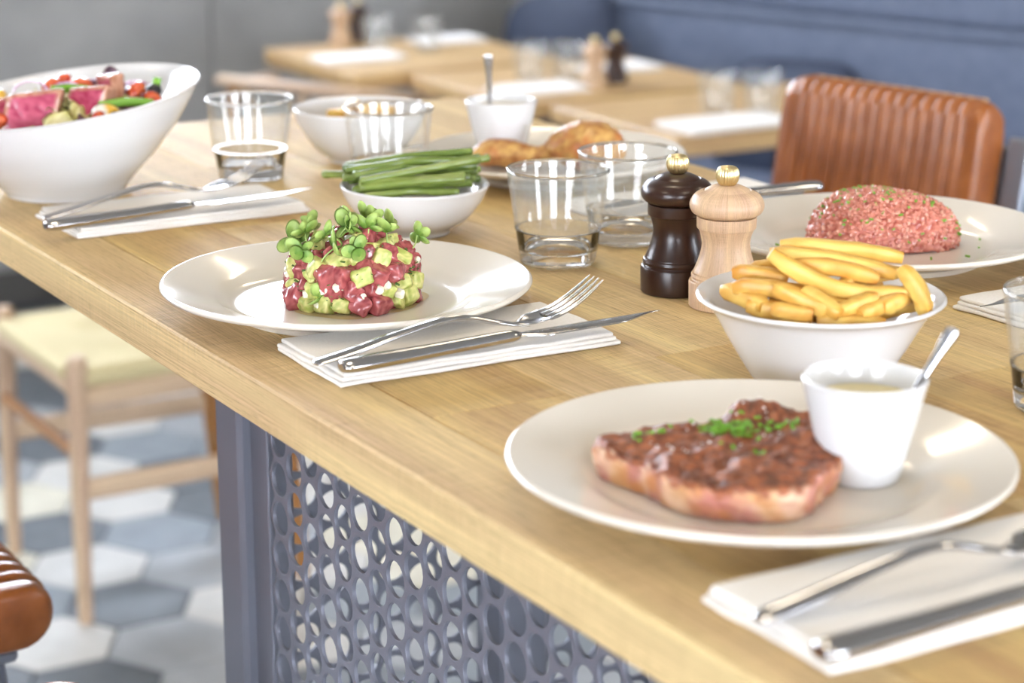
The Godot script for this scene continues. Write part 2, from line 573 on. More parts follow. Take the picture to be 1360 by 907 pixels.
func build_lamps() -> void:
	var spots := [Vector3(0.3, 3.06, -1.6), Vector3(0.3, 3.06, 0.6), Vector3(2.0, 3.06, -4.0), Vector3(-1.8, 3.06, -1.0), Vector3(-1.8, 3.06, -3.6), Vector3(2.4, 3.06, -0.6)]
	var where := ["above the middle of the long table", "above the near end of the long table", "above the small tables", "left of the long table", "nearest the concrete wall", "right of the long table"]
	for i in spots.size():
		var o := thing("ceiling_lamp", "round flat ceiling lamp with warm glowing disc " + where[i], "lamp", spots[i], 0.0, "ceiling lamps")
		part("housing", lathe([Vector2(0, 0.04), Vector2(0.27, 0.04), Vector2(0.27, 0.0), Vector2(0.255, -0.005), Vector2(0.25, 0.004)].map(func(p): return p), 40).mesh(), M.blackmetal, o)
		part("diffuser", lathe([Vector2(0.0, 0.0), Vector2(0.25, 0.0), Vector2(0.25, 0.005), Vector2(0.0, 0.005)], 40).mesh(), M.lamp, o)
		var l := AreaLight3D.new()
		l.name = "lamp_light"
		l.area_size = Vector2(0.45, 0.45); l.light_color = Color(1.0, 0.93, 0.82); l.light_energy = LAMP_ENERGY
		l.shadow_enabled = true; l.area_range = 14.0
		o.add_child(l)
		l.position = Vector3(0, -0.02, 0); l.rotation.x = -PI / 2

const LAMP_ENERGY := 2.6

# ------------------------------------------------------------------ the long table
func perforated(w: float, h: float, pitch: float, r: float, th: float) -> ArrayMesh:
	# sheet in the local xy plane, centred in x, bottom at y 0
	var g := G.new()
	var dx := pitch * sqrt(3.0) / 2.0
	var nx := int(w / dx)
	var ny := int(h / pitch)
	var S := 18
	for i in nx:
		for j in ny:
			var cx := (i - (nx - 1) / 2.0) * dx
			var cy := pitch * (j + 0.5 + (0.5 if i % 2 == 1 else 0.0))
			if cy + pitch / 2 > h: continue
			var base := g.v.size()
			for k in S:
				var t := TAU * k / S
				var ph := fposmod(t, PI / 3.0) - PI / 6.0
				var R := pitch / 2.0 / cos(ph)
				var e := Vector3(cos(t), sin(t), 0)
				var c := Vector3(cx, cy, 0)
				g.pn(c + e * R + Vector3(0, 0, th / 2), Vector3.BACK)
				g.pn(c + e * (r + 0.0006) + Vector3(0, 0, th / 2), (Vector3.BACK - e * 0.1).normalized())
				g.pn(c + e * r + Vector3(0, 0, th / 2 - 0.0006), -e)
				g.pn(c + e * r - Vector3(0, 0, th / 2), -e)
				g.pn(c + e * r - Vector3(0, 0, th / 2), Vector3.FORWARD)
				g.pn(c + e * R - Vector3(0, 0, th / 2), Vector3.FORWARD)
			for k in S:
				var a := base + k * 6
				var b := base + ((k + 1) % S) * 6
				for m in [0, 1, 2, 4]: g.quad(a + m, a + m + 1, b + m + 1, b + m)
	return g.mesh()

func build_table() -> void:
	var t := thing("communal_table", "long bar-height table with pale timber plank top and perforated steel pedestal", "table", Vector3(0, 0, 0))
	rng.seed = 4
	var ws := [0.062, 0.098, 0.098, 0.102, 0.094, 0.101, 0.12]
	var cuts := [[-2.23, 0.35], [-2.23, -1.9, -1.155, -0.3, 0.35], [-2.23, -1.72, -1.39, -0.55, 0.35], [-2.23, -1.98, -1.2, -0.86, 0.35], [-2.23, -1.56, -1.06, -0.1, 0.35], [-2.23, -1.84, -1.33, -0.7, 0.35], [-2.23, -1.7, -1.02, 0.35]]
	var x := 0.0
	for i in ws.size():
		for j in cuts[i].size() - 1:
			var z0: float = cuts[i][j]
			var z1: float = cuts[i][j + 1]
			var g := cbox(Vector3(ws[i] - 0.0003, 0.032, z1 - z0 - 0.0003), 0.0005 if i > 0 else 0.0016, 2, Vector2(rf(0, 3), rf(0, 3)))
			part("plank", g.mesh(), M.top[rng.randi() % M.top.size()], t, Vector3(x + ws[i] / 2, TOP - 0.016 - (0.0 if rng.randi() % 2 else 0.0002), (z0 + z1) / 2))
		x += ws[i]
	# pedestal
	var x0 := 0.10
	var x1 := 0.575
	var z0 := -1.60
	var z1 := 0.12
	for q in [[x0 + 0.024, z0 + 0.024], [x1 - 0.024, z0 + 0.024], [x0 + 0.024, z1 - 0.024], [x1 - 0.024, z1 - 0.024], [0.365, z0 + 0.024]]:
		part("post", cbox(Vector3(0.048, 1.012, 0.048), 0.004).mesh(), M.metalpaint, t, Vector3(q[0], 0.508, q[1]))
	for y in [0.03, 0.997]:
		for xx in [x0 + 0.02, x1 - 0.02]:
			part("rail", cbox(Vector3(0.03, 0.04, z1 - z0 - 0.1), 0.003).mesh(), M.metalpaint, t, Vector3(xx, y, (z0 + z1) / 2))
		part("rail", cbox(Vector3(x1 - x0 - 0.1, 0.04, 0.03), 0.003).mesh(), M.metalpaint, t, Vector3((x0 + x1) / 2, y, z0 + 0.02))
	var pm := perforated(1.58, 0.94, 0.0322, 0.0136, 0.003)
	for xx in [x0 + 0.012, x1 - 0.012]:
		part("perforated_panel", pm, M.metalpaint, t, Vector3(xx, 0.045, -0.732), Vector3(0, -PI / 2, 0))
	part("perforated_panel", perforated(0.43, 0.94, 0.0322, 0.0136, 0.003), M.metalpaint, t, Vector3((x0 + x1) / 2, 0.045, z0 + 0.012))
	# solid strip of sheet between the corner post and the first holes
	part("panel_edge", cbox(Vector3(0.003, 0.94, 0.032), 0.001).mesh(), M.metalpaint, t, Vector3(x0 + 0.012, 0.515, z0 + 0.063))

# ------------------------------------------------------------------ crockery
func plate_mesh(R: float) -> ArrayMesh:
	var k := R / 0.14
	var pr := [Vector2(0, 0.004), Vector2(0.072, 0.0035)]
	pr += [Vector2(0.079, 0.0), Vector2(0.084, 0.0), Vector2(0.087, 0.0045)]
	pr += smooth([Vector2(0.087, 0.0045), Vector2(0.1, 0.0095), Vector2(0.12, 0.0148), Vector2(0.135, 0.0185), Vector2(0.1385, 0.0202), Vector2(0.14, 0.0222), Vector2(0.1385, 0.0240), Vector2(0.1355, 0.0236), Vector2(0.12, 0.0195), Vector2(0.102, 0.0145), Vector2(0.095, 0.0115), Vector2(0.088, 0.0085), Vector2(0.078, 0.0072), Vector2(0.06, 0.007)], 4).slice(1)
	pr.append(Vector2(0, 0.007))
	return lathe(pr.map(func(p): return Vector2(p.x * k, p.y)), 96).mesh()

func bowl_mesh(outer: Array, inner: Array) -> ArrayMesh:
	return lathe(smooth(outer, 5) + smooth(inner, 5), 72, 50).mesh()

func mark_mesh(w: float, h: float) -> ArrayMesh:
	# a thin printed oval with a tail
	var pts := []
	for i in 25:
		var a := TAU * i / 24.0
		pts.append(Vector3(cos(a) * w, 0, sin(a) * h))
	var g := tube(pts, pts.map(func(_p): return Vector2(0.0004, 0.00015)), 5)
	return g.mesh()

func on_rim(o: Node3D, a: float, b: float, h: float) -> void:
	var out := (RT * a + BF * b).normalized()
	var up := (Vector3.UP * cos(0.27) - out * sin(0.27)).normalized()
	var x := (RT - up * RT.dot(up)).normalized()
	o.transform = Transform3D(Basis(x, up, x.cross(up)), at(Vector3.ZERO, a, b, h))

func build_crockery() -> void:
	var p1 := thing("dinner_plate", "round white rimmed plate under the diced tuna and avocado tartare", "plate", Vector3(0.134, TOP, -1.42), 0.0, "dinner plates")
	part("plate_body", plate_mesh(0.136), M.plate, p1)
	on_rim(part("printed_mark", mark_mesh(0.011, 0.006), M.ink, p1), 0.074, 0.078, 0.0165)
	var p2 := thing("dinner_plate", "large white plate in the foreground carrying the grilled steak", "plate", Vector3(0.1535, TOP, -0.9415), 0.0, "dinner plates")
	part("plate_body", plate_mesh(0.1415), M.plate, p2)
	var sq := []
	for i in 13: sq.append(Vector3(-0.012 + i * 0.002, 0, 0.0016 * sin(i * 1.7) * (1.0 if i % 3 else 0.3)))
	on_rim(part("printed_mark", tube(sq, sq.map(func(_p): return Vector2(0.0006, 0.0002)), 5).mesh(), M.ink, p2), 0.100, 0.056, 0.0172)
	var p3 := thing("dinner_plate", "white rimmed plate under the chopped beef tartare by the leather stool", "plate", Vector3(0.583, TOP, -1.358), 0.0, "dinner plates")
	part("plate_body", plate_mesh(0.137), M.plate, p3)
	var p4 := thing("dinner_plate", "white plate under the roast chicken leg at the back", "plate", Vector3(0.528, TOP, -1.778), 0.0, "dinner plates")
	part("plate_body", plate_mesh(0.127), M.plate, p4)

	var fry := bowl_mesh([Vector2(0, 0.003), Vector2(0.034, 0.003), Vector2(0.038, 0.0), Vector2(0.043, 0.0005), Vector2(0.047, 0.006), Vector2(0.058, 0.024), Vector2(0.067, 0.040), Vector2(0.0735, 0.0495), Vector2(0.0795, 0.0535), Vector2(0.0812, 0.0552), Vector2(0.0795, 0.0566)],
		[Vector2(0.0795, 0.0566), Vector2(0.072, 0.0522), Vector2(0.0635, 0.040), Vector2(0.054, 0.024), Vector2(0.042, 0.0105), Vector2(0.022, 0.007), Vector2(0, 0.0065)])
	single("serving_bowl", fry, M.porcelain, "white flared bowl heaped with fries in the foreground", "bowl", Vector3(0.323, TOP, -1.106), Vector3.ZERO, "white bowls")
	var round_bowl := func(R: float, h: float) -> ArrayMesh:
		return bowl_mesh([Vector2(0, 0.003), Vector2(R * 0.38, 0.003), Vector2(R * 0.42, 0.0), Vector2(R * 0.47, 0.0), Vector2(R * 0.5, 0.004), Vector2(R * 0.72, h * 0.32), Vector2(R * 0.9, h * 0.66), Vector2(R * 0.985, h * 0.93), Vector2(R, h), Vector2(R * 0.985, h + 0.0012)],
			[Vector2(R * 0.985, h + 0.0012), Vector2(R * 0.955, h * 0.95), Vector2(R * 0.87, h * 0.69), Vector2(R * 0.68, h * 0.36), Vector2(R * 0.42, h * 0.17), Vector2(R * 0.2, h * 0.12), Vector2(0, h * 0.11)])
	single("serving_bowl", round_bowl.call(0.0628, 0.041), M.porcelain, "small white bowl filled with green beans", "bowl", Vector3(0.298, TOP, -1.624), Vector3.ZERO, "white bowls")
	single("serving_bowl", round_bowl.call(0.066, 0.052), M.porcelain, "white bowl of fries at the back behind an empty glass", "bowl", Vector3(0.405, TOP, -1.94), Vector3.ZERO, "white bowls")

	# ramekins
	var ram := lathe(smooth([Vector2(0, 0.002), Vector2(0.018, 0.002), Vector2(0.0195, 0.0), Vector2(0.0212, 0.001), Vector2(0.0226, 0.005), Vector2(0.0285, 0.03), Vector2(0.0345, 0.0555), Vector2(0.0350, 0.0573), Vector2(0.0340, 0.0582), Vector2(0.0326, 0.0565), Vector2(0.0268, 0.03), Vector2(0.0205, 0.008), Vector2(0.015, 0.005)], 5) + [Vector2(0, 0.0048)], 60, 60).mesh()
	var sauce := func(r: float, y: float) -> ArrayMesh:
		return lathe([Vector2(0, y - 0.012), Vector2(r - 0.004, y - 0.012), Vector2(r, y), Vector2(r * 0.9, y - 0.0006), Vector2(r * 0.5, y), Vector2(0, y + 0.0004)], 40, 60).mesh()
	var r1 := Vector3(0.2045, TOP + 0.0072, -0.915)
	single("ramekin", ram, M.porcelain, "white tapered sauce pot standing on the steak plate", "sauce pot", r1, Vector3.ZERO, "sauce pots")
	single("bearnaise_sauce", sauce.call(0.0296, 0.046), mat(rgb(233, 222, 176), 0.3), "pale yellow sauce inside the sauce pot on the steak plate", "sauce", r1, Vector3.ZERO)
	var r2 := Vector3(0.505, TOP + 0.0072, -1.836)
	single("ramekin", ram, M.porcelain, "white tapered sauce pot beside the roast chicken leg", "sauce pot", r2, Vector3.ZERO, "sauce pots")
	single("mayonnaise_sauce", sauce.call(0.0311, 0.0525), mat(rgb(240, 236, 224), 0.25), "creamy white sauce in the sauce pot beside the chicken", "sauce", r2, Vector3.ZERO)
	spoon(at(r1, 0.021, -0.008, 0.043), at(r1, 0.0505, 0.012, 0.083), "short steel spoon leaning in the sauce pot by the steak")
	spoon(at(r2, -0.0105, -0.002, 0.045), at(r2, -0.0125, -0.004, 0.1035), "upright steel spoon standing in the sauce pot by the chicken")
	build_salad_bowl()

func spoon(a: Vector3, b: Vector3, label: String) -> void:
	var o := thing("sauce_spoon", label, "spoon", a, 0.0, "sauce spoons")
	var d := (b - a).normalized()
	var L := (b - a).length()
	var up := Vector3.RIGHT.cross(d).normalized() if absf(d.y) > 0.9 else BF
	var pts := []
	var rad := []
	for q in [[0.0, 0.0020, 0.0011], [0.3, 0.0021, 0.0011], [0.65, 0.0028, 0.0012], [0.85, 0.0041, 0.0014], [0.95, 0.0044, 0.0014], [0.99, 0.0030, 0.0012], [1.0, 0.0012, 0.0006]]:
		pts.append(d * L * q[0]); rad.append(Vector2(q[1], q[2]))
	part("handle", tube(smooth(pts, 3), smooth(rad, 3), 12, -BF).mesh(), M.spoonsteel, o)
	var bowl := ball(Vector3(0.0075, 0.0095, 0.0022), 8)
	part("spoon_bowl", bowl.mesh(), M.spoonsteel, o, d * -0.006, Vector3(0.0, 0.5, 0.0))

func salad_point(u: float, v: float) -> Vector3:
	# profile of (radius, height share); the rim rises towards one side
	var pr := [Vector2(0, 0.03), Vector2(0.040, 0.03), Vector2(0.048, 0.0), Vector2(0.0535, 0.0), Vector2(0.0555, 0.05), Vector2(0.064, 0.16), Vector2(0.083, 0.36), Vector2(0.104, 0.62), Vector2(0.119, 0.87), Vector2(0.1245, 0.985), Vector2(0.1262, 1.0), Vector2(0.1245, 1.012), Vector2(0.1195, 0.98), Vector2(0.113, 0.87), Vector2(0.098, 0.64), Vector2(0.076, 0.38), Vector2(0.052, 0.2), Vector2(0.03, 0.13), Vector2(0.0, 0.12)]
	var f := v * (pr.size() - 1)
	var i := mini(int(f), pr.size() - 2)
	var p: Vector2 = pr[i].lerp(pr[i + 1], f - i)
	var a := u * TAU
	var h := 0.0885 + 0.0145 * cos(a) + 0.0075 * sin(a)
	return RT * p.x * cos(a) + BF * p.x * sin(a) + Vector3(0, p.y * h, 0)

func build_salad_bowl() -> void:
	var g := grid(72, 18 * 4, func(u, v): return [salad_point(u, v), Color.WHITE])
	single("salad_bowl", g.mesh(), M.porcelain, "large white slant-rimmed bowl of seared tuna salad", "bowl", Vector3(0.1, TOP, -1.935), Vector3.ZERO, "white bowls")

func build_glasses() -> void:
	# heavy refracting foot and lower cup, thin clear upper wall
	var foot := lathe([Vector2(0, 0.0015), Vector2(0.0265, 0.0012), Vector2(0.0285, 0.0), Vector2(0.0298, 0.001), Vector2(0.0304, 0.004), Vector2(0.0338, 0.0262), Vector2(0.0345, 0.0280), Vector2(0.0322, 0.0280), Vector2(0.0313, 0.0268), Vector2(0.0292, 0.0140), Vector2(0.0278, 0.0117), Vector2(0.022, 0.0102), Vector2(0, 0.0098)], 72, 40).mesh()
	var wall := lathe(smooth([Vector2(0.0346, 0.0280), Vector2(0.0376, 0.05), Vector2(0.0408, 0.0728)], 3) + [Vector2(0.0411, 0.0740), Vector2(0.0410, 0.0748), Vector2(0.0402, 0.0752), Vector2(0.0394, 0.0748), Vector2(0.0392, 0.0740)] + smooth([Vector2(0.0392, 0.0740), Vector2(0.0361, 0.05), Vector2(0.0330, 0.0300), Vector2(0.0322, 0.0281)], 3).slice(1), 72, 50).mesh()
	var rp := []
	for i in 13: rp.append(Vector2(0.0403 + 0.0011 * sin(TAU * i / 12.0), 0.0752 - 0.0013 * cos(TAU * i / 12.0)))
	var rim := lathe(rp, 72, 60).mesh()
	var list := [[0.274, -1.910, "empty tapered glass tumbler beside the slant-rimmed salad bowl"], [0.345, -1.469, "empty tapered glass tumbler nearest the dark pepper mill, in front of another"], [0.434, -1.505, "empty glass tumbler half hidden behind the dark pepper mill"], [0.362, -1.795, "empty glass tumbler standing before the rear bowl of fries"], [0.412, -0.972, "glass tumbler cut by the right edge of the picture"]]
	for q in list:
		var o := thing("glass_tumbler", q[2], "glass", Vector3(q[0], TOP + 0.0003, q[1]), 0.0, "glass tumblers on the long table")
		part("foot", foot, M.glass, o)
		part("wall", wall, M.clear, o)
		part("rim", rim, M.glass, o)

func mill(called: String, body: Material, label: String, where: Vector3, group: String) -> Node3D:
	var o := thing(called, label, "mill", where, 0.0, group)
	var b := [Vector2(0, 0.0), Vector2(0.0255, 0.0), Vector2(0.0265, 0.001), Vector2(0.0268, 0.0185), Vector2(0.0262, 0.0200), Vector2(0.0250, 0.0206)]
	b += [Vector2(0.0246, 0.0216), Vector2(0.0252, 0.0232), Vector2(0.0247, 0.0252), Vector2(0.0236, 0.0258)]
	b += smooth([Vector2(0.0236, 0.0262), Vector2(0.0205, 0.034), Vector2(0.0180, 0.0435), Vector2(0.0180, 0.051), Vector2(0.0205, 0.0585)], 5)
	b += [Vector2(0.0216, 0.0590), Vector2(0.0219, 0.0600), Vector2(0.0219, 0.0675), Vector2(0.0200, 0.0678), Vector2(0, 0.0678)]
	part("body", lathe(b, 56, 28).mesh(), body, o)
	var c := [Vector2(0, 0.0684), Vector2(0.0215, 0.0684)] + smooth([Vector2(0.0215, 0.0684), Vector2(0.0252, 0.0705), Vector2(0.0272, 0.0748), Vector2(0.0265, 0.0795), Vector2(0.0230, 0.0842), Vector2(0.0175, 0.0868)], 5).slice(1)
	c += [Vector2(0.0168, 0.0864), Vector2(0.0150, 0.0880), Vector2(0.0100, 0.0902), Vector2(0, 0.0906)]
	part("cap", lathe(c, 56, 28).mesh(), body, o)
	var knob := grid(120, 20, func(u, v):
		var a: float = u * TAU
		var y: float = lerpf(0.0, 0.0150, v)
		var r := 0.0083 * sqrt(maxf(0.0, 1.0 - pow((y - 0.0078) / 0.0095, 2)))
		r *= 1.0 + 0.045 * sin(a * 24.0) * (1.0 if v > 0.08 and v < 0.86 else 0.0)
		if v == 0.0 or v >= 0.999: r = 0.0
		elif v > 0.9: r = 0.0052
		return [Vector3(cos(a) * r, y, sin(a) * r), Color.WHITE])
	part("knob", knob.mesh(), M.brass, o, Vector3(0, 0.0900, 0))
	return o

func build_mills() -> void:
	var a := mill("pepper_mill", M.darkwood, "dark brown turned wooden pepper mill with brass knob on long table", Vector3(0.3735, TOP, -1.345), "mills")
	var b := mill("salt_mill", M.beech, "pale beech salt mill with brass knob on long table", Vector3(0.379, TOP, -1.289), "mills")
	copy(b, "salt_mill", "pale blurred mill on the rearmost small table", Vector3(1.764, 0.73, -4.78))
	copy(a, "pepper_mill", "dark blurred mill on the rearmost small table", Vector3(1.829, 0.73, -4.82))
	copy(b, "salt_mill", "pale blurred mill on the middle small table", Vector3(1.955, 0.73, -3.95))
	copy(a, "pepper_mill", "dark blurred mill on the middle small table", Vector3(2.02, 0.73, -3.97))

# ------------------------------------------------------------------ napkins and cutlery
func napkin_mesh(w: float, d: float, sd: float) -> ArrayMesh:
	# folded cloth: three soft layers, turned over at the near long side
	var g := G.new()
	for k in 3:
		var L := rbox(Vector3(w - k * 0.004, 0.0034, d - k * 0.0015), 0.0016, 14)
		for i in L.v.size():
			var q := L.v[i]
			q.y += 0.0018 + k * 0.0029 + 0.0007 * noise(Vector3(q.x, sd + k, q.z), 22.0)
			q.x += 0.0022 * noise(Vector3(q.z, sd * 2 + k * 3, 0), 16.0)
			q.z += 0.0016 * noise(Vector3(q.x, sd * 3 + k * 2, 5), 12.0)
			L.v[i] = q
		L.normals()
		g.add(L)
	return g.mesh()

var knife_proto: Node3D
var fork_proto: Node3D

func make_fork(label: String, where: Vector3, turn: float, group: String) -> Node3D:
	var o := thing("table_fork", label, "fork", where, turn, group)
	var path := [Vector3(0, 0.0025, 0), Vector3(0.004, 0.0035, 0), Vector3(0.03, 0.0075, 0), Vector3(0.065, 0.0145, 0), Vector3(0.095, 0.0190, 0), Vector3(0.115, 0.0180, 0), Vector3(0.135, 0.0125, 0), Vector3(0.150, 0.0090, 0), Vector3(0.158, 0.0085, 0)]
	var rad := [Vector2(0.003, 0.0008), Vector2(0.0068, 0.0017), Vector2(0.0074, 0.0021), Vector2(0.0056, 0.0020), Vector2(0.0040, 0.0020), Vector2(0.0033, 0.0021), Vector2(0.0030, 0.0020), Vector2(0.0048, 0.0013), Vector2(0.0090, 0.0011)]
	part("handle", tube(smooth(path, 4), smooth(rad, 4), 14).mesh(), M.steel, o)
	var head := grid(12, 10, func(u, v):
		var x := lerpf(0.155, 0.176, v)
		var w := 0.0118 * smoothstep(-0.35, 0.55, v)
		var a: float = u * TAU
		return [Vector3(x, 0.0083 + 0.0028 * v * v + 0.0011 * sin(a) + 0.0022 * pow(cos(a), 2) * w / 0.0118, cos(a) * w), Color.WHITE])
	part("head", head.mesh(), M.steel, o)
	for k in 4:
		var z := -0.0092 + k * 0.00613
		var tp := [Vector3(0.174, 0.0118, z), Vector3(0.184, 0.0142, z), Vector3(0.196, 0.0195, z), Vector3(0.208, 0.0268, z * 0.97), Vector3(0.217, 0.0335, z * 0.95)]
		var tr := [Vector2(0.0023, 0.0012), Vector2(0.0021, 0.0012), Vector2(0.0018, 0.0011), Vector2(0.0014, 0.0009), Vector2(0.0006, 0.0004)]
		part("tine", tube(smooth(tp, 3), smooth(tr, 3), 8).mesh(), M.steel, o)
	return o

func make_knife(label: String, where: Vector3, turn: float, group: String) -> Node3D:
	var o := thing("table_knife", label, "knife", where, turn, group)
	var hp := [Vector3(0, 0.005, 0), Vector3(0.003, 0.005, 0), Vector3(0.02, 0.0052, 0), Vector3(0.07, 0.0058, 0), Vector3(0.12, 0.0068, 0), Vector3(0.131, 0.0070, 0), Vector3(0.136, 0.0070, 0)]
	var hr := [Vector2(0.004, 0.0025), Vector2(0.0080, 0.0044), Vector2(0.0090, 0.0050), Vector2(0.0074, 0.0046), Vector2(0.0060, 0.0044), Vector2(0.0052, 0.0038), Vector2(0.0022, 0.0018)]
	part("handle", tube(smooth(hp, 4), smooth(hr, 4), 16).mesh(), M.steel, o)
	# blade lies on its side: broad in z, thin in y, with a curved edge to the tip
	var blade := grid(8, 24, func(u, v):
		var x: float = lerpf(0.133, 0.252, v)
		var back: float = -0.0062 + 0.0030 * v * v
		var edge: float = lerpf(0.0030, 0.0118, smoothstep(0.0, 0.18, v))
		edge = lerpf(edge, -0.0020, smoothstep(0.62, 1.0, v))
		var m: float = (back + edge) / 2.0
		var hw := maxf((edge - back) / 2.0, 0.0006)
		var a: float = u * TAU
		return [Vector3(x, 0.0070 + 0.0008 * v + 0.0009 * (1.0 - 0.6 * v) * sin(a), m + hw * cos(a)), Color.WHITE])
	part("blade", blade.mesh(), M.steel, o)
	return o

func build_settings() -> void:
	var places := [[-1.790, "by the salad bowl"], [-1.288, "by the diced tuna tartare plate"], [-0.772, "in the near right corner"]]
	var names := ["napkins on the long table", "forks", "knives"]
	for i in 3:
		var z: float = places[i][0]
		var w: String = places[i][1]
		single("napkin", napkin_mesh(0.214 if i < 2 else 0.224, 0.102, 3.0 + i * 7.0), M.linen, "folded white napkin under fork and knife " + w, "napkin", Vector3(0.147 if i < 2 else 0.144, TOP + 0.0002, z), Vector3(0, [0.0, -0.012, 0.004][i], 0), names[0])
		make_fork("polished steel fork on the napkin " + w, Vector3([0.026, 0.032, 0.024][i], TOP + 0.0098, z + [0.012, 0.027, 0.004][i]), [0.1, 0.0, -0.02][i], names[1])
		make_knife("polished steel knife on the napkin " + w, Vector3([0.014, 0.040, 0.022][i], TOP + 0.0098, z + [0.050, 0.050, 0.053][i]), [0.055, 0.02, 0.02][i], names[2])
	# places across the table
	single("napkin", napkin_mesh(0.2, 0.1, 41.0), M.linen, "folded white napkin across the table behind the mills", "napkin", Vector3(0.555, TOP + 0.0002, -1.590), Vector3.ZERO, names[0])
	make_knife("steel knife pointing inwards on the napkin behind the mills", Vector3(0.672, TOP + 0.0098, -1.552), PI, names[2])
	single("napkin", napkin_mesh(0.16, 0.09, 52.0), M.linen, "folded white napkin across the table, half behind the edge glass", "napkin", Vector3(0.600, TOP + 0.0002, -1.155), Vector3(0, 0.06, 0), names[0])
	make_knife("steel knife on the napkin half behind the edge glass", Vector3(0.745, TOP + 0.0098, -1.135), PI - 0.03, names[2])
	make_knife("steel knife on bare wood behind the chicken plate", Vector3(0.655, TOP + 0.0002, -1.955), PI + 0.1, names[2])

# ------------------------------------------------------------------ food
func tuna_tartare() -> void:
	var c := Vector3(0.137, TOP + 0.0072, -1.416)
	var o := thing("tuna_avocado_tartare", "round stack of diced raw tuna and avocado topped with cress", "tartare", c)
	rng.seed = 77
	var t1 := lin(128, 50, 56)
	var t2 := lin(184, 98, 98)
	var a1 := lin(158, 172, 78)
	var a2 := lin(220, 212, 142)
	var w1 := lin(232, 226, 196)
	var w2 := lin(246, 242, 226)
	# pressed bed beneath the dice
	var bed := grid(64, 24, func(u, v):
		var a: float = u * TAU
		var r: float
		var y: float
		if v < 0.4: r = 0.046 * v / 0.4; y = 0.0
		elif v < 0.7: r = 0.046; y = 0.028 * (v - 0.4) / 0.3
		else:
			r = 0.046 * cos((v - 0.7) / 0.3 * PI / 2); y = 0.028 + 0.014 * sin((v - 0.7) / 0.3 * PI / 2)
		var q := Vector3(cos(a) * r, y, sin(a) * r)
		var e := noise(q, 120.0)
		return [q + Vector3(cos(a), 0.3, sin(a)) * e * 0.003 * (0.0 if v < 0.4 else 1.0), t1.lerp(t2, clampf(0.4 + e, 0, 1))])
	o.scale = Vector3(0.93, 1.0, 0.93)
	part("pressed_tuna", bed.mesh(), M.wet, o)
	var tv := []
	var av := []
	for k in 5:
		tv.append(lump(Vector3(0.0155, 0.0125, 0.0140), 0.0024, 7, 0.0016, 150.0, Vector3(k * 3.0, 1, 2), t1, t2).mesh())
		av.append(lump(Vector3(0.0168, 0.0120, 0.0135), 0.0028, 7, 0.0014, 130.0, Vector3(k * 5.0, 7, 1), a1, a2).mesh())
	var wv := []
	for k in 3: wv.append(lump(Vector3(0.0074, 0.0062, 0.0066), 0.0022, 4, 0.0010, 200.0, Vector3(k * 2.0, 4, 9), w1, w2).mesh())
	var place := func(r: float, a: float, y: float, kind: int, sc: float) -> void:
		var m: Mesh = [tv, av, wv][kind][rng.randi() % (3 if kind == 2 else 5)]
		var q := part(["tuna_cube", "avocado_cube", "onion_piece"][kind], m, M.wet if kind != 1 else M.food, o, Vector3(cos(a) * r, y, sin(a) * r), Vector3(rf(-0.6, 0.6), -a + rf(-0.9, 0.9), rf(-0.6, 0.6)))
		q.scale = Vector3(sc * rf(0.85, 1.2), sc * rf(0.85, 1.15), sc)
	for ring in 3:
		var n := 20
		for k in n:
			var kind: int = [0, 1, 0, 1, 0, 0, 1, 0, 1, 0, 1][(k * 7 + ring * 5 + rng.randi() % 3) % 11]
			place.call(0.0455 - ring * 0.0012, TAU * (k + ring * 0.47) / n + rf(-0.05, 0.05), 0.0066 + ring * 0.0102, kind, rf(0.72, 1.34))
	for k in 18: place.call(0.0505, TAU * k / 26.0 + rf(-0.1, 0.1), rf(0.006, 0.030), 2, rf(0.7, 1.05))
	for k in 44:
		var r := 0.043 * sqrt((k + 0.5) / 44.0)
		var kind: int = [0, 1, 0, 2, 1, 0, 1, 0][rng.randi() % 8]
		place.call(r, k * 2.39996, 0.046 - 0.014 * pow(r / 0.043, 2) + rf(-0.002, 0.003), kind, rf(0.8, 1.05))
	# chopped herb between the dice
	var hp := []
	for k in 130:
		var a := rf(0, TAU)
		if k % 3: hp.append(Vector3(cos(a) * 0.0512, rf(0.004, 0.032), sin(a) * 0.0512))
		else:
			var rr := 0.045 * sqrt(rf(0, 1))
			hp.append(Vector3(cos(a) * rr, 0.053 - 0.014 * pow(rr / 0.043, 2), sin(a) * rr))
	var herb := cbox(Vector3(0.0034, 0.0008, 0.0022), 0.0003)
	for i in herb.c.size(): herb.c[i] = lin(70, 104, 36)
	scatter(o, "chopped_herb", hp, herb, M.leaf)
	# cress: stem with round leaves
	var g1 := lin(96, 136, 50)
	var g2 := lin(168, 192, 104)
	var leaf := grid(14, 8, func(u, v):
		var a: float = u * TAU
		var th := 0.00035
		var r: float = v * 2.0 if v < 0.5 else (1.0 - v) * 2.0
		var x: float = 0.0070 * (1.0 + cos(a) * r)
		var z: float = 0.0054 * sin(a) * r
		var y: float = 0.0022 * r * r + (th if v >= 0.5 else -th)
		return [Vector3(x, y, z), g1.lerp(g2, clampf(0.5 + 0.5 * cos(a) + 0.3 * noise(Vector3(x, y, z), 300.0), 0, 1))]).mesh()
	var stem := tube(smooth([Vector3.ZERO, Vector3(0.001, 0.006, 0), Vector3(0.0, 0.013, 0.001)], 3), smooth([Vector2(0.0007, 0.0007), Vector2(0.0006, 0.0006), Vector2(0.0005, 0.0005)], 3), 6, Vector3.RIGHT, 1.0, lin(176, 204, 122)).mesh()
	var spots := []
	for k in 13: spots.append([0.040 * sqrt((k + 0.3) / 13.0), k * 2.4 + 0.6, -1.0])
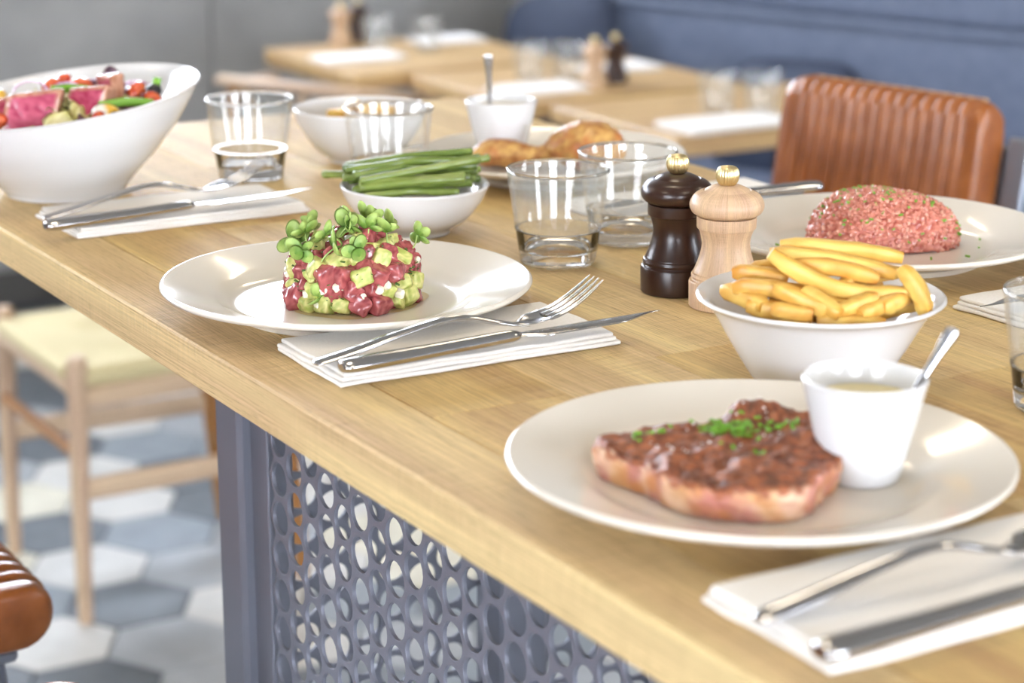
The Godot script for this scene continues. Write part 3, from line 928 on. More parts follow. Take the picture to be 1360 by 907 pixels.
	spots += [[0.048, -2.75 + 0.53, 0.033], [0.047, 0.35, 0.036], [0.050, 2.3, 0.004], [0.046, 3.0, 0.036], [0.044, 2.6, 0.037]]
	for q in spots:
		var r: float = q[0]
		var y: float = q[2] if q[2] > 0.0 else 0.0485 - 0.014 * pow(r / 0.043, 2)
		var s := Node3D.new()
		s.name = "cress_sprig"
		o.add_child(s, true)
		s.position = Vector3(cos(q[1]) * r, y, sin(q[1]) * r)
		s.rotation = Vector3(rf(-0.95, 0.95), rf(0, TAU), rf(-0.95, 0.95))
		part("stem", stem, M.leaf, s)
		for k in 4:
			var l := part("leaf", leaf, M.leaf, s, Vector3(0, 0.0128, 0), Vector3(rf(-0.4, 0.4), k * TAU / 4 + rf(-0.4, 0.4), rf(0.0, 0.8)))
			l.scale = Vector3.ONE * rf(0.75, 1.15)
	# thin pool of juice
	single("tartare_juice", grid(60, 3, func(u, v):
		var a: float = u * TAU
		var r: float = lerpf(0.0, 0.0515 + 0.0035 * sin(a * 3.0 + 1.0) + 0.002 * sin(a * 7.0), v)
		return [Vector3(cos(a) * r, 0.0006 if v < 0.9 else 0.0, sin(a) * r), lin(216, 194, 152)], true, false).mesh(), M.wet, "thin amber juice pooled around the tuna tartare", "juice", c + Vector3(0, 0.0001, 0))

func scatter(o: Node3D, called: String, pts: Array, piece: G, mater: Material) -> void:
	var g := G.new()
	piece.normals()
	for q in pts:
		var b := Basis.from_euler(Vector3(rf(-0.6, 0.6), rf(0, TAU), rf(-0.6, 0.6))) * rf(0.7, 1.2)
		g.add(piece, Transform3D(b, q))
	var m := part(called, g.mesh(), mater, o)
	m.set_meta("kind", "stuff")

func chive() -> G:
	return tube([Vector3(-0.0016, 0, 0), Vector3(0.0016, 0, 0)], [Vector2(0.0011, 0.0009), Vector2(0.0011, 0.0009)], 6, Vector3.UP, 1.0, lin(110, 160, 44))

func steak() -> void:
	var c := Vector3(0.137, TOP + 0.0072, -0.938)
	var ring := [Vector2(0.073, -0.985), Vector2(0.088, -1.004), Vector2(0.122, -1.004), Vector2(0.146, -0.986), Vector2(0.178, -0.999), Vector2(0.203, -0.986), Vector2(0.209, -0.950), Vector2(0.188, -0.910), Vector2(0.160, -0.888), Vector2(0.129, -0.872), Vector2(0.098, -0.888), Vector2(0.080, -0.912), Vector2(0.079, -0.952)]
	var n := ring.size()
	var outline := func(u: float) -> Vector2:
		var f := u * n
		var i := int(f) % n
		var t := f - floorf(f)
		var p0: Vector2 = ring[(i + n - 1) % n]
		var p1: Vector2 = ring[i]
		var p2: Vector2 = ring[(i + 1) % n]
		var p3: Vector2 = ring[(i + 2) % n]
		return p1.cubic_interpolate(p2, p0, p3, t) - Vector2(c.x, c.z)
	var brown1 := lin(88, 44, 28)
	var brown2 := lin(158, 92, 58)
	var tan1 := lin(206, 156, 112)
	var fat := lin(226, 190, 160)
	var pink := lin(172, 100, 94)
	var top_h := func(p: Vector2) -> float:
		var q := Vector3(p.x, 0, p.y)
		var h := 0.0225 + 0.0050 * noise(q, 22.0) + 0.0022 * noise(q, 75.0) + 0.0009 * noise(q, 260.0)
		h += 0.009 * exp(-p.distance_squared_to(Vector2(0.048, -0.045)) / 0.0007)     # the raised far corner
		h -= 0.005 * exp(-pow(p.x - 0.013 + p.y * 0.2, 2) / 0.00006) * smoothstep(-0.01, -0.06, p.y)
		return h
	var g := grid(220, 70, func(u, v):
		var e: Vector2 = outline.call(u)
		var s: float
		var y: float
		var out := 0.0
		if v < 0.15: s = 0.94 * v / 0.15; y = 0.0
		elif v < 0.5:
			var t: float = (v - 0.15) / 0.35
			s = 0.94 + 0.06 * sin(t * PI * 0.62) - 0.075 * t * t * t
			y = top_h.call(e * s) * (1.0 - pow(1.0 - t, 1.4)) * 0.92
			out = t
		else:
			var t: float = (v - 0.5) / 0.5
			s = 0.924 * (1.0 - t)
			y = top_h.call(e * s) * (0.92 + 0.08 * smoothstep(0.0, 0.25, t))
			out = 1.0
		var p := Vector3(e.x * s, y, e.y * s)
		var q := p + Vector3(0, 0, 0)
		if v > 0.15:
			var w := Vector3(e.x, 0, e.y).normalized()
			p += w * (noise(q, 60.0) * 0.0022 + noise(q, 180.0) * 0.0010) * (1.0 if v < 0.55 else 0.0)
		var n1 := noise(q, 70.0)
		var n2 := noise(q + Vector3(3, 1, 2), 150.0)
		var n3 := noise(q + Vector3(5, 2, 7), 320.0)
		var sear := brown1.lerp(brown2, clampf(0.45 + n1 * 0.7 + n2 * 0.6 + n3 * 0.5, 0, 1))
		var n4 := noise(q + Vector3(8, 4, 3), 38.0)
		var side := tan1.lerp(fat, clampf(0.45 + n4 * 1.2 + n2 * 0.25, 0, 1)).lerp(pink, clampf(noise(q + Vector3(1, 6, 4), 30.0) * 1.4 + n2 * 0.3 + 0.2 + 0.35 * smoothstep(0.0, 0.06, e.x), 0, 0.8))
		side = side.lerp(lin(190, 128, 66), clampf(noise(q + Vector3(9, 9, 1), 45.0) * 1.6, 0, 0.7))
		var edge := smoothstep(0.62, 0.80, out + n2 * 0.22 + n1 * 0.15)
		return [p, side.lerp(sear, edge)])
	var o := thing("grilled_steak", "thick seared steak with chopped chives on the foreground plate", "steak", c)
	part("meat", g.mesh(), M.meat, o)
	rng.seed = 9
	var inside := PackedVector2Array()
	for q in ring: inside.append(q - Vector2(c.x, c.z))
	var pts := []
	for q in [[0.005, -0.03, 26, 0.009], [0.022, -0.028, 44, 0.012], [-0.022, -0.045, 14, 0.012], [-0.045, -0.045, 6, 0.008], [0.04, -0.015, 8, 0.010], [0.0, 0.0, 5, 0.02]]:
		for k in q[2]:
			var x: float = q[0] + rng.randfn() * q[3] * 0.6
			var z: float = q[1] + rng.randfn() * q[3] * 0.6
			if not Geometry2D.is_point_in_polygon(Vector2(x, z) / 0.86, inside): continue
			pts.append(Vector3(x, top_h.call(Vector2(x, z)) + 0.0008, z))
	scatter(o, "chopped_chives", pts, chive(), M.leaf)
	var sp := []
	for k in 34:
		var x := rf(-0.045, 0.05)
		var z := rf(-0.05, 0.0)
		if not Geometry2D.is_point_in_polygon(Vector2(x, z) / 0.86, inside): continue
		sp.append(Vector3(x, top_h.call(Vector2(x, z)) + 0.0003, z))
	var salt := cbox(Vector3(0.0013, 0.0009, 0.0012), 0.0002)
	scatter(o, "salt_flakes", sp, salt, mat(rgb(244, 240, 236), 0.3))

func beef_tartare() -> void:
	var c := Vector3(0.590, TOP + 0.0072, -1.369)
	var o := thing("beef_tartare", "mound of pink chopped raw beef sprinkled with chives on the right plate", "tartare", c)
	var c1 := lin(168, 82, 70)
	var c2 := lin(214, 140, 120)
	var c3 := lin(226, 172, 150)
	var surf := func(a: float, e: float) -> Vector3:
		# e 0 at the foot, 1 at the crown
		var ph := e * PI / 2
		var r := pow(cos(ph), 0.74)
		var y := pow(sin(ph), 0.86)
		var lean := 1.0 + 0.08 * cos(a * 2.0 + 0.6) + 0.05 * cos(a * 3.0)
		return RT * (0.0565 * r * cos(a) * lean + 0.004 * y) + BF * (0.047 * r * sin(a) * lean) + Vector3(0, 0.0425 * y * (1.0 - 0.10 * cos(a) * r), 0)
	var g := grid(150, 60, func(u, v):
		var p: Vector3 = surf.call(u * TAU, clampf(v * 1.1 - 0.1, 0.0, 1.0))
		if v < 0.09: p = Vector3(p.x * v / 0.09, 0.0, p.z * v / 0.09)
		var n1 := noise(p, 170.0)
		var n2 := noise(p + Vector3(4, 2, 1), 420.0)
		if v > 0.09: p += p.normalized() * (n1 * 0.0024 + n2 * 0.0012)
		return [p, c1.lerp(c2, clampf(0.45 + n1 * 0.9 + n2 * 0.5, 0, 1))])
	part("minced_beef", g.mesh(), M.wet, o)
	rng.seed = 15
	var shapes := []
	for k in 4: shapes.append(lump(Vector3(0.0042, 0.0028, 0.0030), 0.0011, 3, 0.0007, 500.0, Vector3(k, k * 2, 3), c1.lerp(c2, k / 3.0), c3 if k == 3 else c2))
	var mince := G.new()
	for q in shapes: q.normals()
	for k in 1500:
		var a := rf(0, TAU)
		var e := pow(rf(0.0, 1.0), 0.9)
		var p: Vector3 = surf.call(a, e)
		var b := Basis.from_euler(Vector3(rf(0, TAU), rf(0, TAU), rf(0, TAU))) * rf(0.7, 1.25)
		mince.add(shapes[rng.randi() % 4], Transform3D(b, p))
	var mi := part("mince_grains", mince.mesh(), M.wet, o)
	mi.set_meta("kind", "stuff")
	var pts := []
	for k in 130:
		var p: Vector3 = surf.call(rf(0, TAU), rf(0.12, 1.0))
		pts.append(p + p.normalized() * 0.0012)
	for k in 16:
		var p: Vector3 = surf.call(1.8 + rng.randfn() * 0.5, 0.8 + rng.randfn() * 0.06)
		pts.append(p + p.normalized() * 0.0016)
	for q in [[-0.085, -0.02], [-0.06, -0.055], [0.075, -0.03], [0.082, 0.0], [0.03, -0.068], [0.06, -0.06]]: pts.append(at(Vector3.ZERO, q[0], q[1], 0.003))
	scatter(o, "chopped_chives", pts, chive(), M.leaf)

func chicken() -> void:
	var c := Vector3(0.528, TOP + 0.0072, -1.778)
	var P := [[-0.077, 0.0095, 0.0035], [-0.072, 0.010, 0.0088], [-0.055, 0.0125, 0.0128], [-0.036, 0.0125, 0.0118], [-0.018, 0.0125, 0.0082], [-0.004, 0.0150, 0.0086], [0.006, 0.0190, 0.0150], [0.022, 0.0215, 0.0225], [0.040, 0.0225, 0.0230], [0.055, 0.0185, 0.0180], [0.064, 0.0150, 0.0100], [0.067, 0.0140, 0.0030]]
	var path := []
	var rad := []
	for q in P:
		path.append(at(Vector3.ZERO, q[0], -0.012 - 0.15 * q[0], q[1] + 0.002)); rad.append(Vector2(q[2] * 1.25, q[2] * 1.0))
	path = smooth(path, 8); rad = smooth(rad, 8)
	var g := tube(path, rad, 40)
	var k1 := lin(208, 164, 96)
	var k2 := lin(156, 98, 50)
	var k3 := lin(184, 108, 58)
	for i in g.v.size():
		var p := g.v[i]
		var n1 := noise(p, 60.0)
		var n2 := noise(p + Vector3(2, 7, 1), 160.0)
		g.v[i] = p + Vector3(n2, n1, n2) * 0.0018 + Vector3(0, noise(p, 330.0) * 0.0008, 0)
		g.c[i] = k1.lerp(k2, clampf(0.4 + n1 + n2 * 0.7, 0, 1)).lerp(k3, clampf(noise(p + Vector3(5, 5, 5), 45.0) * 1.8 - 0.1, 0, 0.8))
	var o := thing("roast_chicken_leg", "golden roast chicken leg with drumstick and thigh on rear plate", "chicken", c)
	part("roast_meat", g.mesh(), M.food, o)

func fry_mesh(L: float, w: float, bend: float, twist: float, k1: Color, k2: Color, sd: float) -> ArrayMesh:
	var path := []
	var rad := []
	for i in 9:
		var t := i / 8.0
		path.append(Vector3((t - 0.5) * L, bend * (1.0 - pow(2.0 * t - 1.0, 2)), twist * sin(t * PI)))
		var e := 1.0 if i > 0 and i < 8 else 0.72
		rad.append(Vector2(w * e, w * 0.92 * e))
	var g := tube(path, rad, 12, Vector3.UP, 0.55)
	for i in g.v.size():
		var p := g.v[i]
		var n1 := noise(p + Vector3(sd, sd * 2, 0), 90.0)
		g.v[i] = p + Vector3(0, n1, noise(p + Vector3(0, sd, 9), 110.0)) * 0.0009
		var end := smoothstep(0.36, 0.5, absf(p.x) / L)
		g.c[i] = k1.lerp(k2, clampf(0.35 + n1 * 0.9 + end * 0.35, 0, 1))
	return g.mesh()

func fries() -> void:
	var c := Vector3(0.323, TOP, -1.106)
	var y1 := lin(238, 204, 112)
	var y2 := lin(214, 160, 62)
	rng.seed = 33
	var add := func(a: Vector3, b: Vector3, w: float, bend: float, tw: float, label: String, group: String, dark: float) -> void:
		var L := (b - a).length()
		var m := fry_mesh(L, w, bend, tw, y1.lerp(y2, dark * 0.6), y2.lerp(lin(188, 112, 36), dark), rf(0, 50))
		var o := single("potato_fry", m, M.food, label, "fry", (a + b) / 2.0, Vector3.ZERO, group)
		var x := (b - a).normalized()
		var z := x.cross(Vector3.UP).normalized()
		o.basis = Basis(x, z.cross(x), z)
	# visible fries of the near bowl: (across, into the table, height) of both ends, bend, tone
	var lab := "golden fry among the short ends filling the near bowl"
	var near := [[-0.036, -0.020, 0.088, 0.052, -0.030, 0.064, -0.010, 0.1], [-0.026, 0.012, 0.086, 0.053, 0.004, 0.079, 0.002, 0.1], [-0.034, 0.000, 0.083, 0.046, -0.010, 0.071, 0.003, 0.25],
		[-0.018, -0.006, 0.077, 0.034, -0.018, 0.070, 0.003, 0.8], [0.047, -0.026, 0.079, 0.062, -0.036, 0.052, 0.004, 0.15], [-0.056, 0.010, 0.068, -0.022, 0.000, 0.064, 0.002, 0.75],
		[-0.058, -0.012, 0.063, -0.014, -0.030, 0.061, 0.003, 0.6], [-0.034, -0.032, 0.068, 0.000, -0.046, 0.056, 0.0, 0.45], [-0.016, -0.034, 0.067, 0.006, -0.052, 0.055, 0.0, 0.3], [0.004, -0.048, 0.056, 0.030, -0.036, 0.063, 0.0, 0.4],
		[0.018, -0.050, 0.055, 0.048, -0.036, 0.062, 0.0, 0.5], [-0.036, -0.044, 0.058, -0.012, -0.050, 0.055, 0.0, 0.7], [0.032, -0.044, 0.058, 0.056, -0.020, 0.063, 0.0, 0.35],
		[-0.030, 0.026, 0.075, 0.040, 0.022, 0.072, 0.003, 0.3], [-0.028, 0.036, 0.064, 0.030, 0.040, 0.062, 0.002, 0.3], [-0.050, -0.026, 0.055, -0.010, -0.040, 0.050, 0.0, 0.5], [-0.008, -0.046, 0.050, 0.034, -0.052, 0.049, 0.0, 0.4], [0.030, -0.036, 0.052, 0.064, -0.014, 0.055, 0.0, 0.5], [-0.062, 0.004, 0.058, -0.040, -0.034, 0.056, 0.0, 0.3], [0.010, -0.020, 0.066, 0.052, 0.010, 0.068, 0.002, 0.2], [-0.044, 0.022, 0.066, 0.004, 0.034, 0.066, 0.002, 0.4]]
	var known := ["long curved fry sagging across the front of the near bowl's heap", "long straight fry lying topmost at the back of the near bowl's heap", "long fry just below the topmost one in the near bowl", "browned fry in the middle of the near bowl's heap", "fry standing steeply at the right of the near bowl's heap", "brown-ended fry poking left, upper of two, in the near bowl", "pale fry poking left, lower of two, in the near bowl"]
	for k in near.size():
		var q: Array = near[k]
		add.call(at(c, q[0], q[1], q[2]), at(c, q[3], q[4], q[5]), rf(0.0052, 0.0062), q[6], rf(-0.002, 0.002), known[k] if k < known.size() else lab, "fries in the near bowl", q[7])
	for k in 12:
		var a := k * 0.55
		var h := 0.030 + 0.0125 * (k % 3)
		var L := 0.030 + 0.004 * (k % 3)
		var off := (k % 4 - 1.5) * 0.012
		var d := Vector3(cos(a), 0, sin(a))
		var s := Vector3(-sin(a), 0, cos(a)) * off
		add.call(c + s - d * L + Vector3(0, h, 0), c + s + d * L + Vector3(0, h + 0.003, 0), 0.0056, 0.001, 0.0, lab, "fries in the near bowl", 0.4)
	var c2 := Vector3(0.405, TOP, -1.94)
	for k in 14:
		var a := k * 0.7
		var h := 0.030 + 0.006 * (k % 4)
		var d := Vector3(cos(a), 0, sin(a))
		var s := Vector3(-sin(a), 0, cos(a)) * (k % 5 - 2.0) * 0.011
		add.call(c2 + s - d * 0.032 + Vector3(0, h, 0), c2 + s + d * 0.030 + Vector3(0, h + 0.004, 0), 0.005, 0.001, 0.0, "golden fry in the rear white bowl behind a glass", "fries in the rear bowl", 0.15)

func beans() -> void:
	var c := Vector3(0.298, TOP, -1.624)
	rng.seed = 51
	var g1 := lin(80, 104, 40)
	var g2 := lin(144, 160, 80)
	for k in 22:
		var b := -0.036 + (k % 8) * 0.0102 + rf(-0.002, 0.002)
		var layer := k / 8
		var h := 0.0345 + layer * 0.0060 + 0.007 * (1.0 - pow(b / 0.05, 2))
		var half := sqrt(maxf(0.0, 0.056 * 0.056 - b * b)) * 0.98
		var a0 := -half - rf(-0.004, 0.007)
		var a1 := half + rf(-0.006, 0.004)
		var hook := rf(0.0, 1.0) < 0.4
		var p0 := Vector3(a0, h + rf(0.0, 0.003), b + rf(-0.006, 0.006))
		var p1 := Vector3(a1, h + (rf(0.006, 0.014) if hook else rf(0.001, 0.005)), b + rf(-0.004, 0.012))
		if k == 3: p0 = Vector3(-0.079, 0.047, 0.012)
		if k == 16: p1 = Vector3(0.064, 0.066, -0.012)
		if k == 17: p1 = Vector3(0.056, 0.063, 0.006)
		var mid := (p0 + p1) / 2.0 + Vector3(0, rf(-0.001, 0.003), rf(-0.007, 0.007))
		var path := smooth([p0, p0.lerp(mid, 0.12), p0.lerp(mid, 0.6), mid, p1.lerp(mid, 0.5), p1.lerp(mid, 0.1), p1], 4)
		var rad := []
		for i in path.size():
			var t := float(i) / (path.size() - 1)
			var r := 0.0033 * minf(1.0, sqrt(minf(t, 1.0 - t) * 9.0) + 0.25) * (1.0 + 0.06 * sin(t * 40.0 + k))
			rad.append(Vector2(r, r))
		var wp := path.map(func(p): return RT * p.x + BF * p.z + Vector3(0, p.y, 0))
		var tone := rf(0, 1)
		var g := tube(wp, rad, 10, Vector3.UP, 1.0, g1.lerp(g2, tone * 0.7))
		for i in g.v.size(): g.c[i] = g.c[i].lerp(g2, clampf(noise(g.v[i] + Vector3(k, 0, 0), 90.0) * 0.9, 0, 0.6))
		single("green_bean", g.mesh(), M.wet, "green bean whose tip pokes out over the left rim of its bowl" if k == 3 else "green bean bent upwards highest at the right of its bowl" if k == 16 else "green bean rising second highest at the right of its bowl" if k == 17 else "slim cooked green bean lying level in the small white bowl", "bean", c, Vector3.ZERO, "green beans in the small bowl")

func salad() -> void:
	var c := Vector3(0.1, TOP, -1.935)
	rng.seed = 63
	# leaves beneath and among everything
	var tones := [[lin(196, 190, 112), lin(232, 222, 172)], [lin(120, 150, 60), lin(176, 190, 96)], [lin(84, 44, 62), lin(130, 88, 96)]]
	for k in 20:
		var tn: Array = tones[[0, 0, 1, 2, 0][k % 5]]
		var s := rf(0.022, 0.034)
		var sd := k * 4.0
		var g := grid(22, 10, func(u, v):
			var a: float = u * TAU
			var r: float = v * 2.0 if v < 0.5 else (1.0 - v) * 2.0
			var rr := s * (1.0 + 0.18 * sin(a * 5.0 + sd) + 0.08 * sin(a * 11.0))
			var p := Vector3(cos(a) * r * rr, 0, sin(a) * r * rr * 0.75)
			p.y = 0.010 * noise(p + Vector3(sd, 0, 0), 55.0) + 0.006 * r * sin(a * 4.0 + sd) + (0.0006 if v >= 0.5 else 0.0)
			return [p, tn[0].lerp(tn[1], clampf(0.5 + noise(p + Vector3(0, sd, 0), 120.0) * 1.2, 0, 1))])
		var a := k * 2.4
		var r := 0.076 * sqrt((k + 0.5) / 20.0)
		single("salad_leaf", g.mesh(), M.leaf, "crinkled salad leaf in the slant-rimmed bowl of tuna", "salad leaf", at(c, cos(a) * r, sin(a) * r, 0.060 + 0.008 * (k % 3) + 0.016 * cos(a) * r / 0.08), Vector3(rf(-0.3, 0.3), rf(0, TAU), rf(-0.3, 0.3)), "leaves in the tuna salad")
	var upright := grid(16, 8, func(u, v):
		var a: float = u * TAU
		var r: float = v * 2.0 if v < 0.5 else (1.0 - v) * 2.0
		var p := Vector3(cos(a) * r * 0.010, 0.018 * (1.0 + sin(a) * r), 0.003 * sin(a * 3.0) * r + (0.0006 if v >= 0.5 else 0.0))
		return [p, lin(66, 40, 60).lerp(lin(124, 96, 110), clampf(0.5 + noise(p, 150.0), 0, 1))])
	single("salad_leaf", upright.mesh(), M.leaf, "dark purple leaf standing up beside the seared tuna", "salad leaf", at(c, 0.050, 0.004, 0.080), Vector3(0, -0.4, 0.15), "leaves in the tuna salad")
	# seared tuna slices: raw rose inside a tan crust
	var slice := func(w: float, h: float, d: float, sd: float) -> ArrayMesh:
		var g := rbox(Vector3(w, h, d), 0.003, 12)
		for i in g.v.size():
			var p := g.v[i]
			var e := maxf(absf(p.x) / (w / 2), absf(p.y) / (h / 2))
			var n1 := noise(p + Vector3(sd, 0, 0), 120.0)
			var raw := lin(150, 42, 74).lerp(lin(196, 92, 116), clampf(0.5 + n1 * 1.1, 0, 1))
			var crust := lin(196, 146, 122).lerp(lin(160, 104, 76), clampf(0.5 + n1, 0, 1))
			g.c[i] = raw.lerp(crust, smoothstep(0.80, 0.90, e))
			g.v[i] = p + Vector3(p.y * 0.35, n1 * 0.001, n1 * 0.0008)
		return g.mesh()
	var face := atan2(-0.5045, 0.8634)
	for q in [[-0.018, -0.040, 0.080, 0.050, 0.036, 0.02, -0.20, 0.05, "large seared tuna slice at the front of the salad"], [0.028, -0.022, 0.083, 0.040, 0.034, 0.016, -0.25, -0.35, "seared tuna slice leaning right in the salad"], [-0.062, -0.034, 0.073, 0.042, 0.03, 0.016, -0.3, 0.5, "seared tuna slice at the left edge of the salad"], [0.046, -0.004, 0.090, 0.030, 0.040, 0.014, 0.1, -0.9, "seared tuna slice turned edge-on behind the others"]]:
		single("tuna_slice", slice.call(q[3], q[4], q[5], q[0] * 900.0), M.wet, q[8], "tuna slice", at(c, q[0], q[1], q[2]), Vector3(q[6], -0.53 + q[7], 0.12), "seared tuna slices")
	var wedge := func(r: float) -> ArrayMesh:
		return ball(Vector3(r, r * 0.75, r * 0.8), 9, 0.0006, 120.0, lin(184, 52, 34), lin(214, 104, 62)).mesh()
	var ti := -1
	for q in [[-0.012, 0.022, 0.092, 0.013], [0.014, 0.018, 0.093, 0.013], [0.068, 0.006, 0.092, 0.011], [0.086, -0.016, 0.088, 0.009], [-0.004, 0.036, 0.096, 0.010], [-0.045, -0.052, 0.075, 0.009], [0.044, -0.058, 0.078, 0.008]]:
		ti += 1
		single("tomato_piece", wedge.call(q[3]), M.wet, ["glossy red tomato piece behind the large tuna slice", "orange-red tomato piece left of the edge-on tuna slice", "red tomato piece between the purple leaf and the olive", "small red tomato piece right of the black olive", "small red tomato piece highest at the back of the salad", "small red tomato piece at the front left of the salad", "small red tomato piece low at the front right of the salad"][ti], "tomato", at(c, q[0], q[1], q[2]), Vector3(rf(-1, 1), rf(0, 6), rf(-1, 1)), "tomato pieces in the salad")
	for q in [[[0.040, -0.036, 0.086], [0.088, -0.020, 0.086]], [[-0.01, 0.004, 0.094], [0.034, 0.006, 0.092]], [[0.084, 0.004, 0.086], [0.087, 0.010, 0.104]]]:
		var p0 := at(Vector3.ZERO, q[0][0], q[0][1], q[0][2])
		var p1 := at(Vector3.ZERO, q[1][0], q[1][1], q[1][2])
		var pth := smooth([p0, p0.lerp(p1, 0.1), p0.lerp(p1, 0.5) + Vector3(0, 0.002, 0), p0.lerp(p1, 0.9), p1], 4)
		var rr := []
		for i in pth.size(): rr.append(Vector2.ONE * 0.0042 * (0.4 if i == 0 or i == pth.size() - 1 else 1.0))
		single("green_bean", tube(pth, rr, 10, Vector3.UP, 1.0, lin(116, 166, 58)).mesh(), M.wet, "bright green bean piece lying at the front right of the salad" if q[0][0] > 0.03 and q[0][0] < 0.05 else "green bean tip standing up at the right of the salad" if q[0][0] > 0.05 else "green bean piece behind the tuna slices", "bean", c, Vector3.ZERO, "beans in the tuna salad")
	for q in [[0.085, -0.004, 0.094], [0.058, -0.052, 0.077]]:
		single("black_olive", ball(Vector3(0.008, 0.0065, 0.007), 9, 0.0, 1.0, lin(24, 22, 30), lin(24, 22, 30)).mesh(), M.wet, "shiny black olive at the right of the tuna salad" if q[0] > 0.07 else "black olive low at the front of the tuna salad", "olive", at(c, q[0], q[1], q[2]), Vector3.ZERO, "olives in the salad")
	for q in [[-0.060, 0.0, 0.086], [0.050, -0.045, 0.078]]:
		var egg := ball(Vector3(0.016, 0.010, 0.012), 10, 0.0, 1.0)
		for i in egg.v.size():
			var p := egg.v[i]
			egg.c[i] = lin(240, 190, 76) if Vector2(p.x, p.z).length() < 0.0085 and p.y > 0 else lin(244, 240, 230)
		single("egg_piece", egg.mesh(), M.wet, "piece of boiled egg with yellow yolk " + ("at the left of the tuna salad" if q[0] < 0 else "at the right of the tuna salad"), "egg", at(c, q[0], q[1], q[2]), Vector3(0.6, 0, -0.3), "egg in the salad")
	for k in 5:
		var pts := []
		for i in 9:
			var t := i / 8.0 * PI
			pts.append(RT * cos(t) * 0.016 + BF * sin(t) * 0.006 + Vector3(0, sin(t) * 0.010, 0))
		single("onion_ring", tube(pts, pts.map(func(_p): return Vector2(0.0015, 0.0010)), 6, Vector3.UP, 1.0, lin(196, 158, 190)).mesh(), M.wet, ["leftmost thin arc of red onion on the tuna salad", "thin red onion arc behind the large tuna slice", "thin red onion arc in the middle of the salad", "thin red onion arc beside the upright purple leaf", "rightmost thin arc of red onion on the tuna salad"][k], "onion", at(c, [-0.03, 0.005, 0.03, 0.058, 0.066][k], [0.01, 0.0, 0.02, -0.002, 0.012][k], 0.090), Vector3(0, rf(-0.8, 0.8), 0), "onion arcs in the salad")

# ------------------------------------------------------------------ seating and background
func fluted_pad(W: float, loop: Array, ribs: int, depth: float, edge: float) -> ArrayMesh:
	# a padded slab: loop is the closed side profile (y, z); flutes run round it, plain borders at both ends
	var n := loop.size()
	return grid(n, 110, func(u, v):
		var i := int(round(u * n)) % n
		var p: Vector2 = loop[i]
		var q: Vector2 = loop[(i + 1) % n]
		var o: Vector2 = loop[(i + n - 1) % n]
		var t := (q - o).normalized()
		var nor := Vector2(t.y, -t.x)
		var x: float = (v - 0.5) * W
		var inner := W - 2 * edge
		var d := 0.0
		if absf(x) < inner / 2: d = depth * (absf(sin((x / inner + 0.5) * PI * ribs)) - 0.6)
		var round_off := 1.0
		var r := 0.022
		var e := W / 2 - absf(x)
		var mid := Vector2.ZERO
		for w in loop: mid += w / n
		var pos := p + nor * d
		if e < r: pos = mid + (pos - mid) * (1.0 - 0.10 * pow(1.0 - e / r, 2)) + Vector2.ZERO
		if v == 0.0 or v == 1.0: pos = mid
		elif v < 1.5 / 110.0 or v > 108.5 / 110.0:
			pos = mid.lerp(pos, 0.86)
			x = signf(x) * (W / 2 - 0.0006)
		return [Vector3(x, pos.x, pos.y), Color.WHITE]).mesh()

func round_loop(w: float, h: float, r: float, per := 6) -> Array:
	# rounded rectangle in (y, z), centred
	var o := []
	for k in 4:
		var c := Vector2([1, -1, -1, 1][k] * (h / 2 - r), [1, 1, -1, -1][k] * (w / 2 - r))
		for i in per + 1:
			var a := PI / 2 * (k + float(i) / per)
			o.append(c + Vector2(cos(a), sin(a)) * r)
		# straight run between corners
		var nx := Vector2([-1, -1, 1, 1][k] * (h / 2 - r), [1, -1, -1, 1][k] * (w / 2 - r))
		var a0 := PI / 2 * (k + 1)
		var s: Vector2 = o[-1]
		var e := nx + Vector2(cos(a0), sin(a0)) * r
		for i in range(1, 5): o.append(s.lerp(e, i / 5.0))
	return o

func make_stool(label: String, where: Vector3, turn: float) -> Node3D:
	# origin on the floor below the middle of the seat, guest faces local +z
	var o := thing("bar_stool", label, "bar stool", where, turn, "leather bar stools")
	part("seat", fluted_pad(0.42, round_loop(0.42, 0.058, 0.027), 14, 0.005, 0.03), M.leather, o, Vector3(0, 0.7185, 0))
	part("seat_plate", cbox(Vector3(0.36, 0.012, 0.36), 0.003).mesh(), M.stoolmetal, o, Vector3(0, 0.676, 0))
	var back := part("backrest", fluted_pad(0.298, round_loop(0.05, 0.31, 0.022), 14, 0.006, 0.022), M.leather, o, Vector3(-0.010, 0.902, -0.215), Vector3(-0.16, 0, 0))
	part("piping", tube([Vector3(-0.125, 0.1555, -0.010), Vector3(0.125, 0.1555, -0.010)], [Vector2(0.0022, 0.0022), Vector2(0.0022, 0.0022)], 8).mesh(), M.stitch, back)
	part("back_frame", cbox(Vector3(0.32, 0.24, 0.012), 0.004).mesh(), M.stoolmetal, o, Vector3(0, 0.885, -0.245), Vector3(-0.16, 0, 0))
	for s in [-1.0, 1.0]:
		part("back_bar", cbox(Vector3(0.030, 0.36, 0.012), 0.003).mesh(), M.stoolmetal, o, Vector3(s * 0.160, 0.838, -0.228), Vector3(-0.16, 0, 0))
		for z in [-1.0, 1.0]:
			part("leg", rod(Vector3(s * 0.16, 0.67, z * 0.16), Vector3(s * 0.21, 0.0, z * 0.21), 0.012).mesh(), M.stoolmetal, o)
		part("foot_rail", rod(Vector3(s * 0.193, 0.24, -0.193), Vector3(s * 0.193, 0.24, 0.193), 0.009).mesh(), M.stoolmetal, o)
	for z in [-1.0, 1.0]:
		part("foot_rail", rod(Vector3(-0.193, 0.24, z * 0.193), Vector3(0.193, 0.24, z * 0.193), 0.009).mesh(), M.stoolmetal, o)
	return o

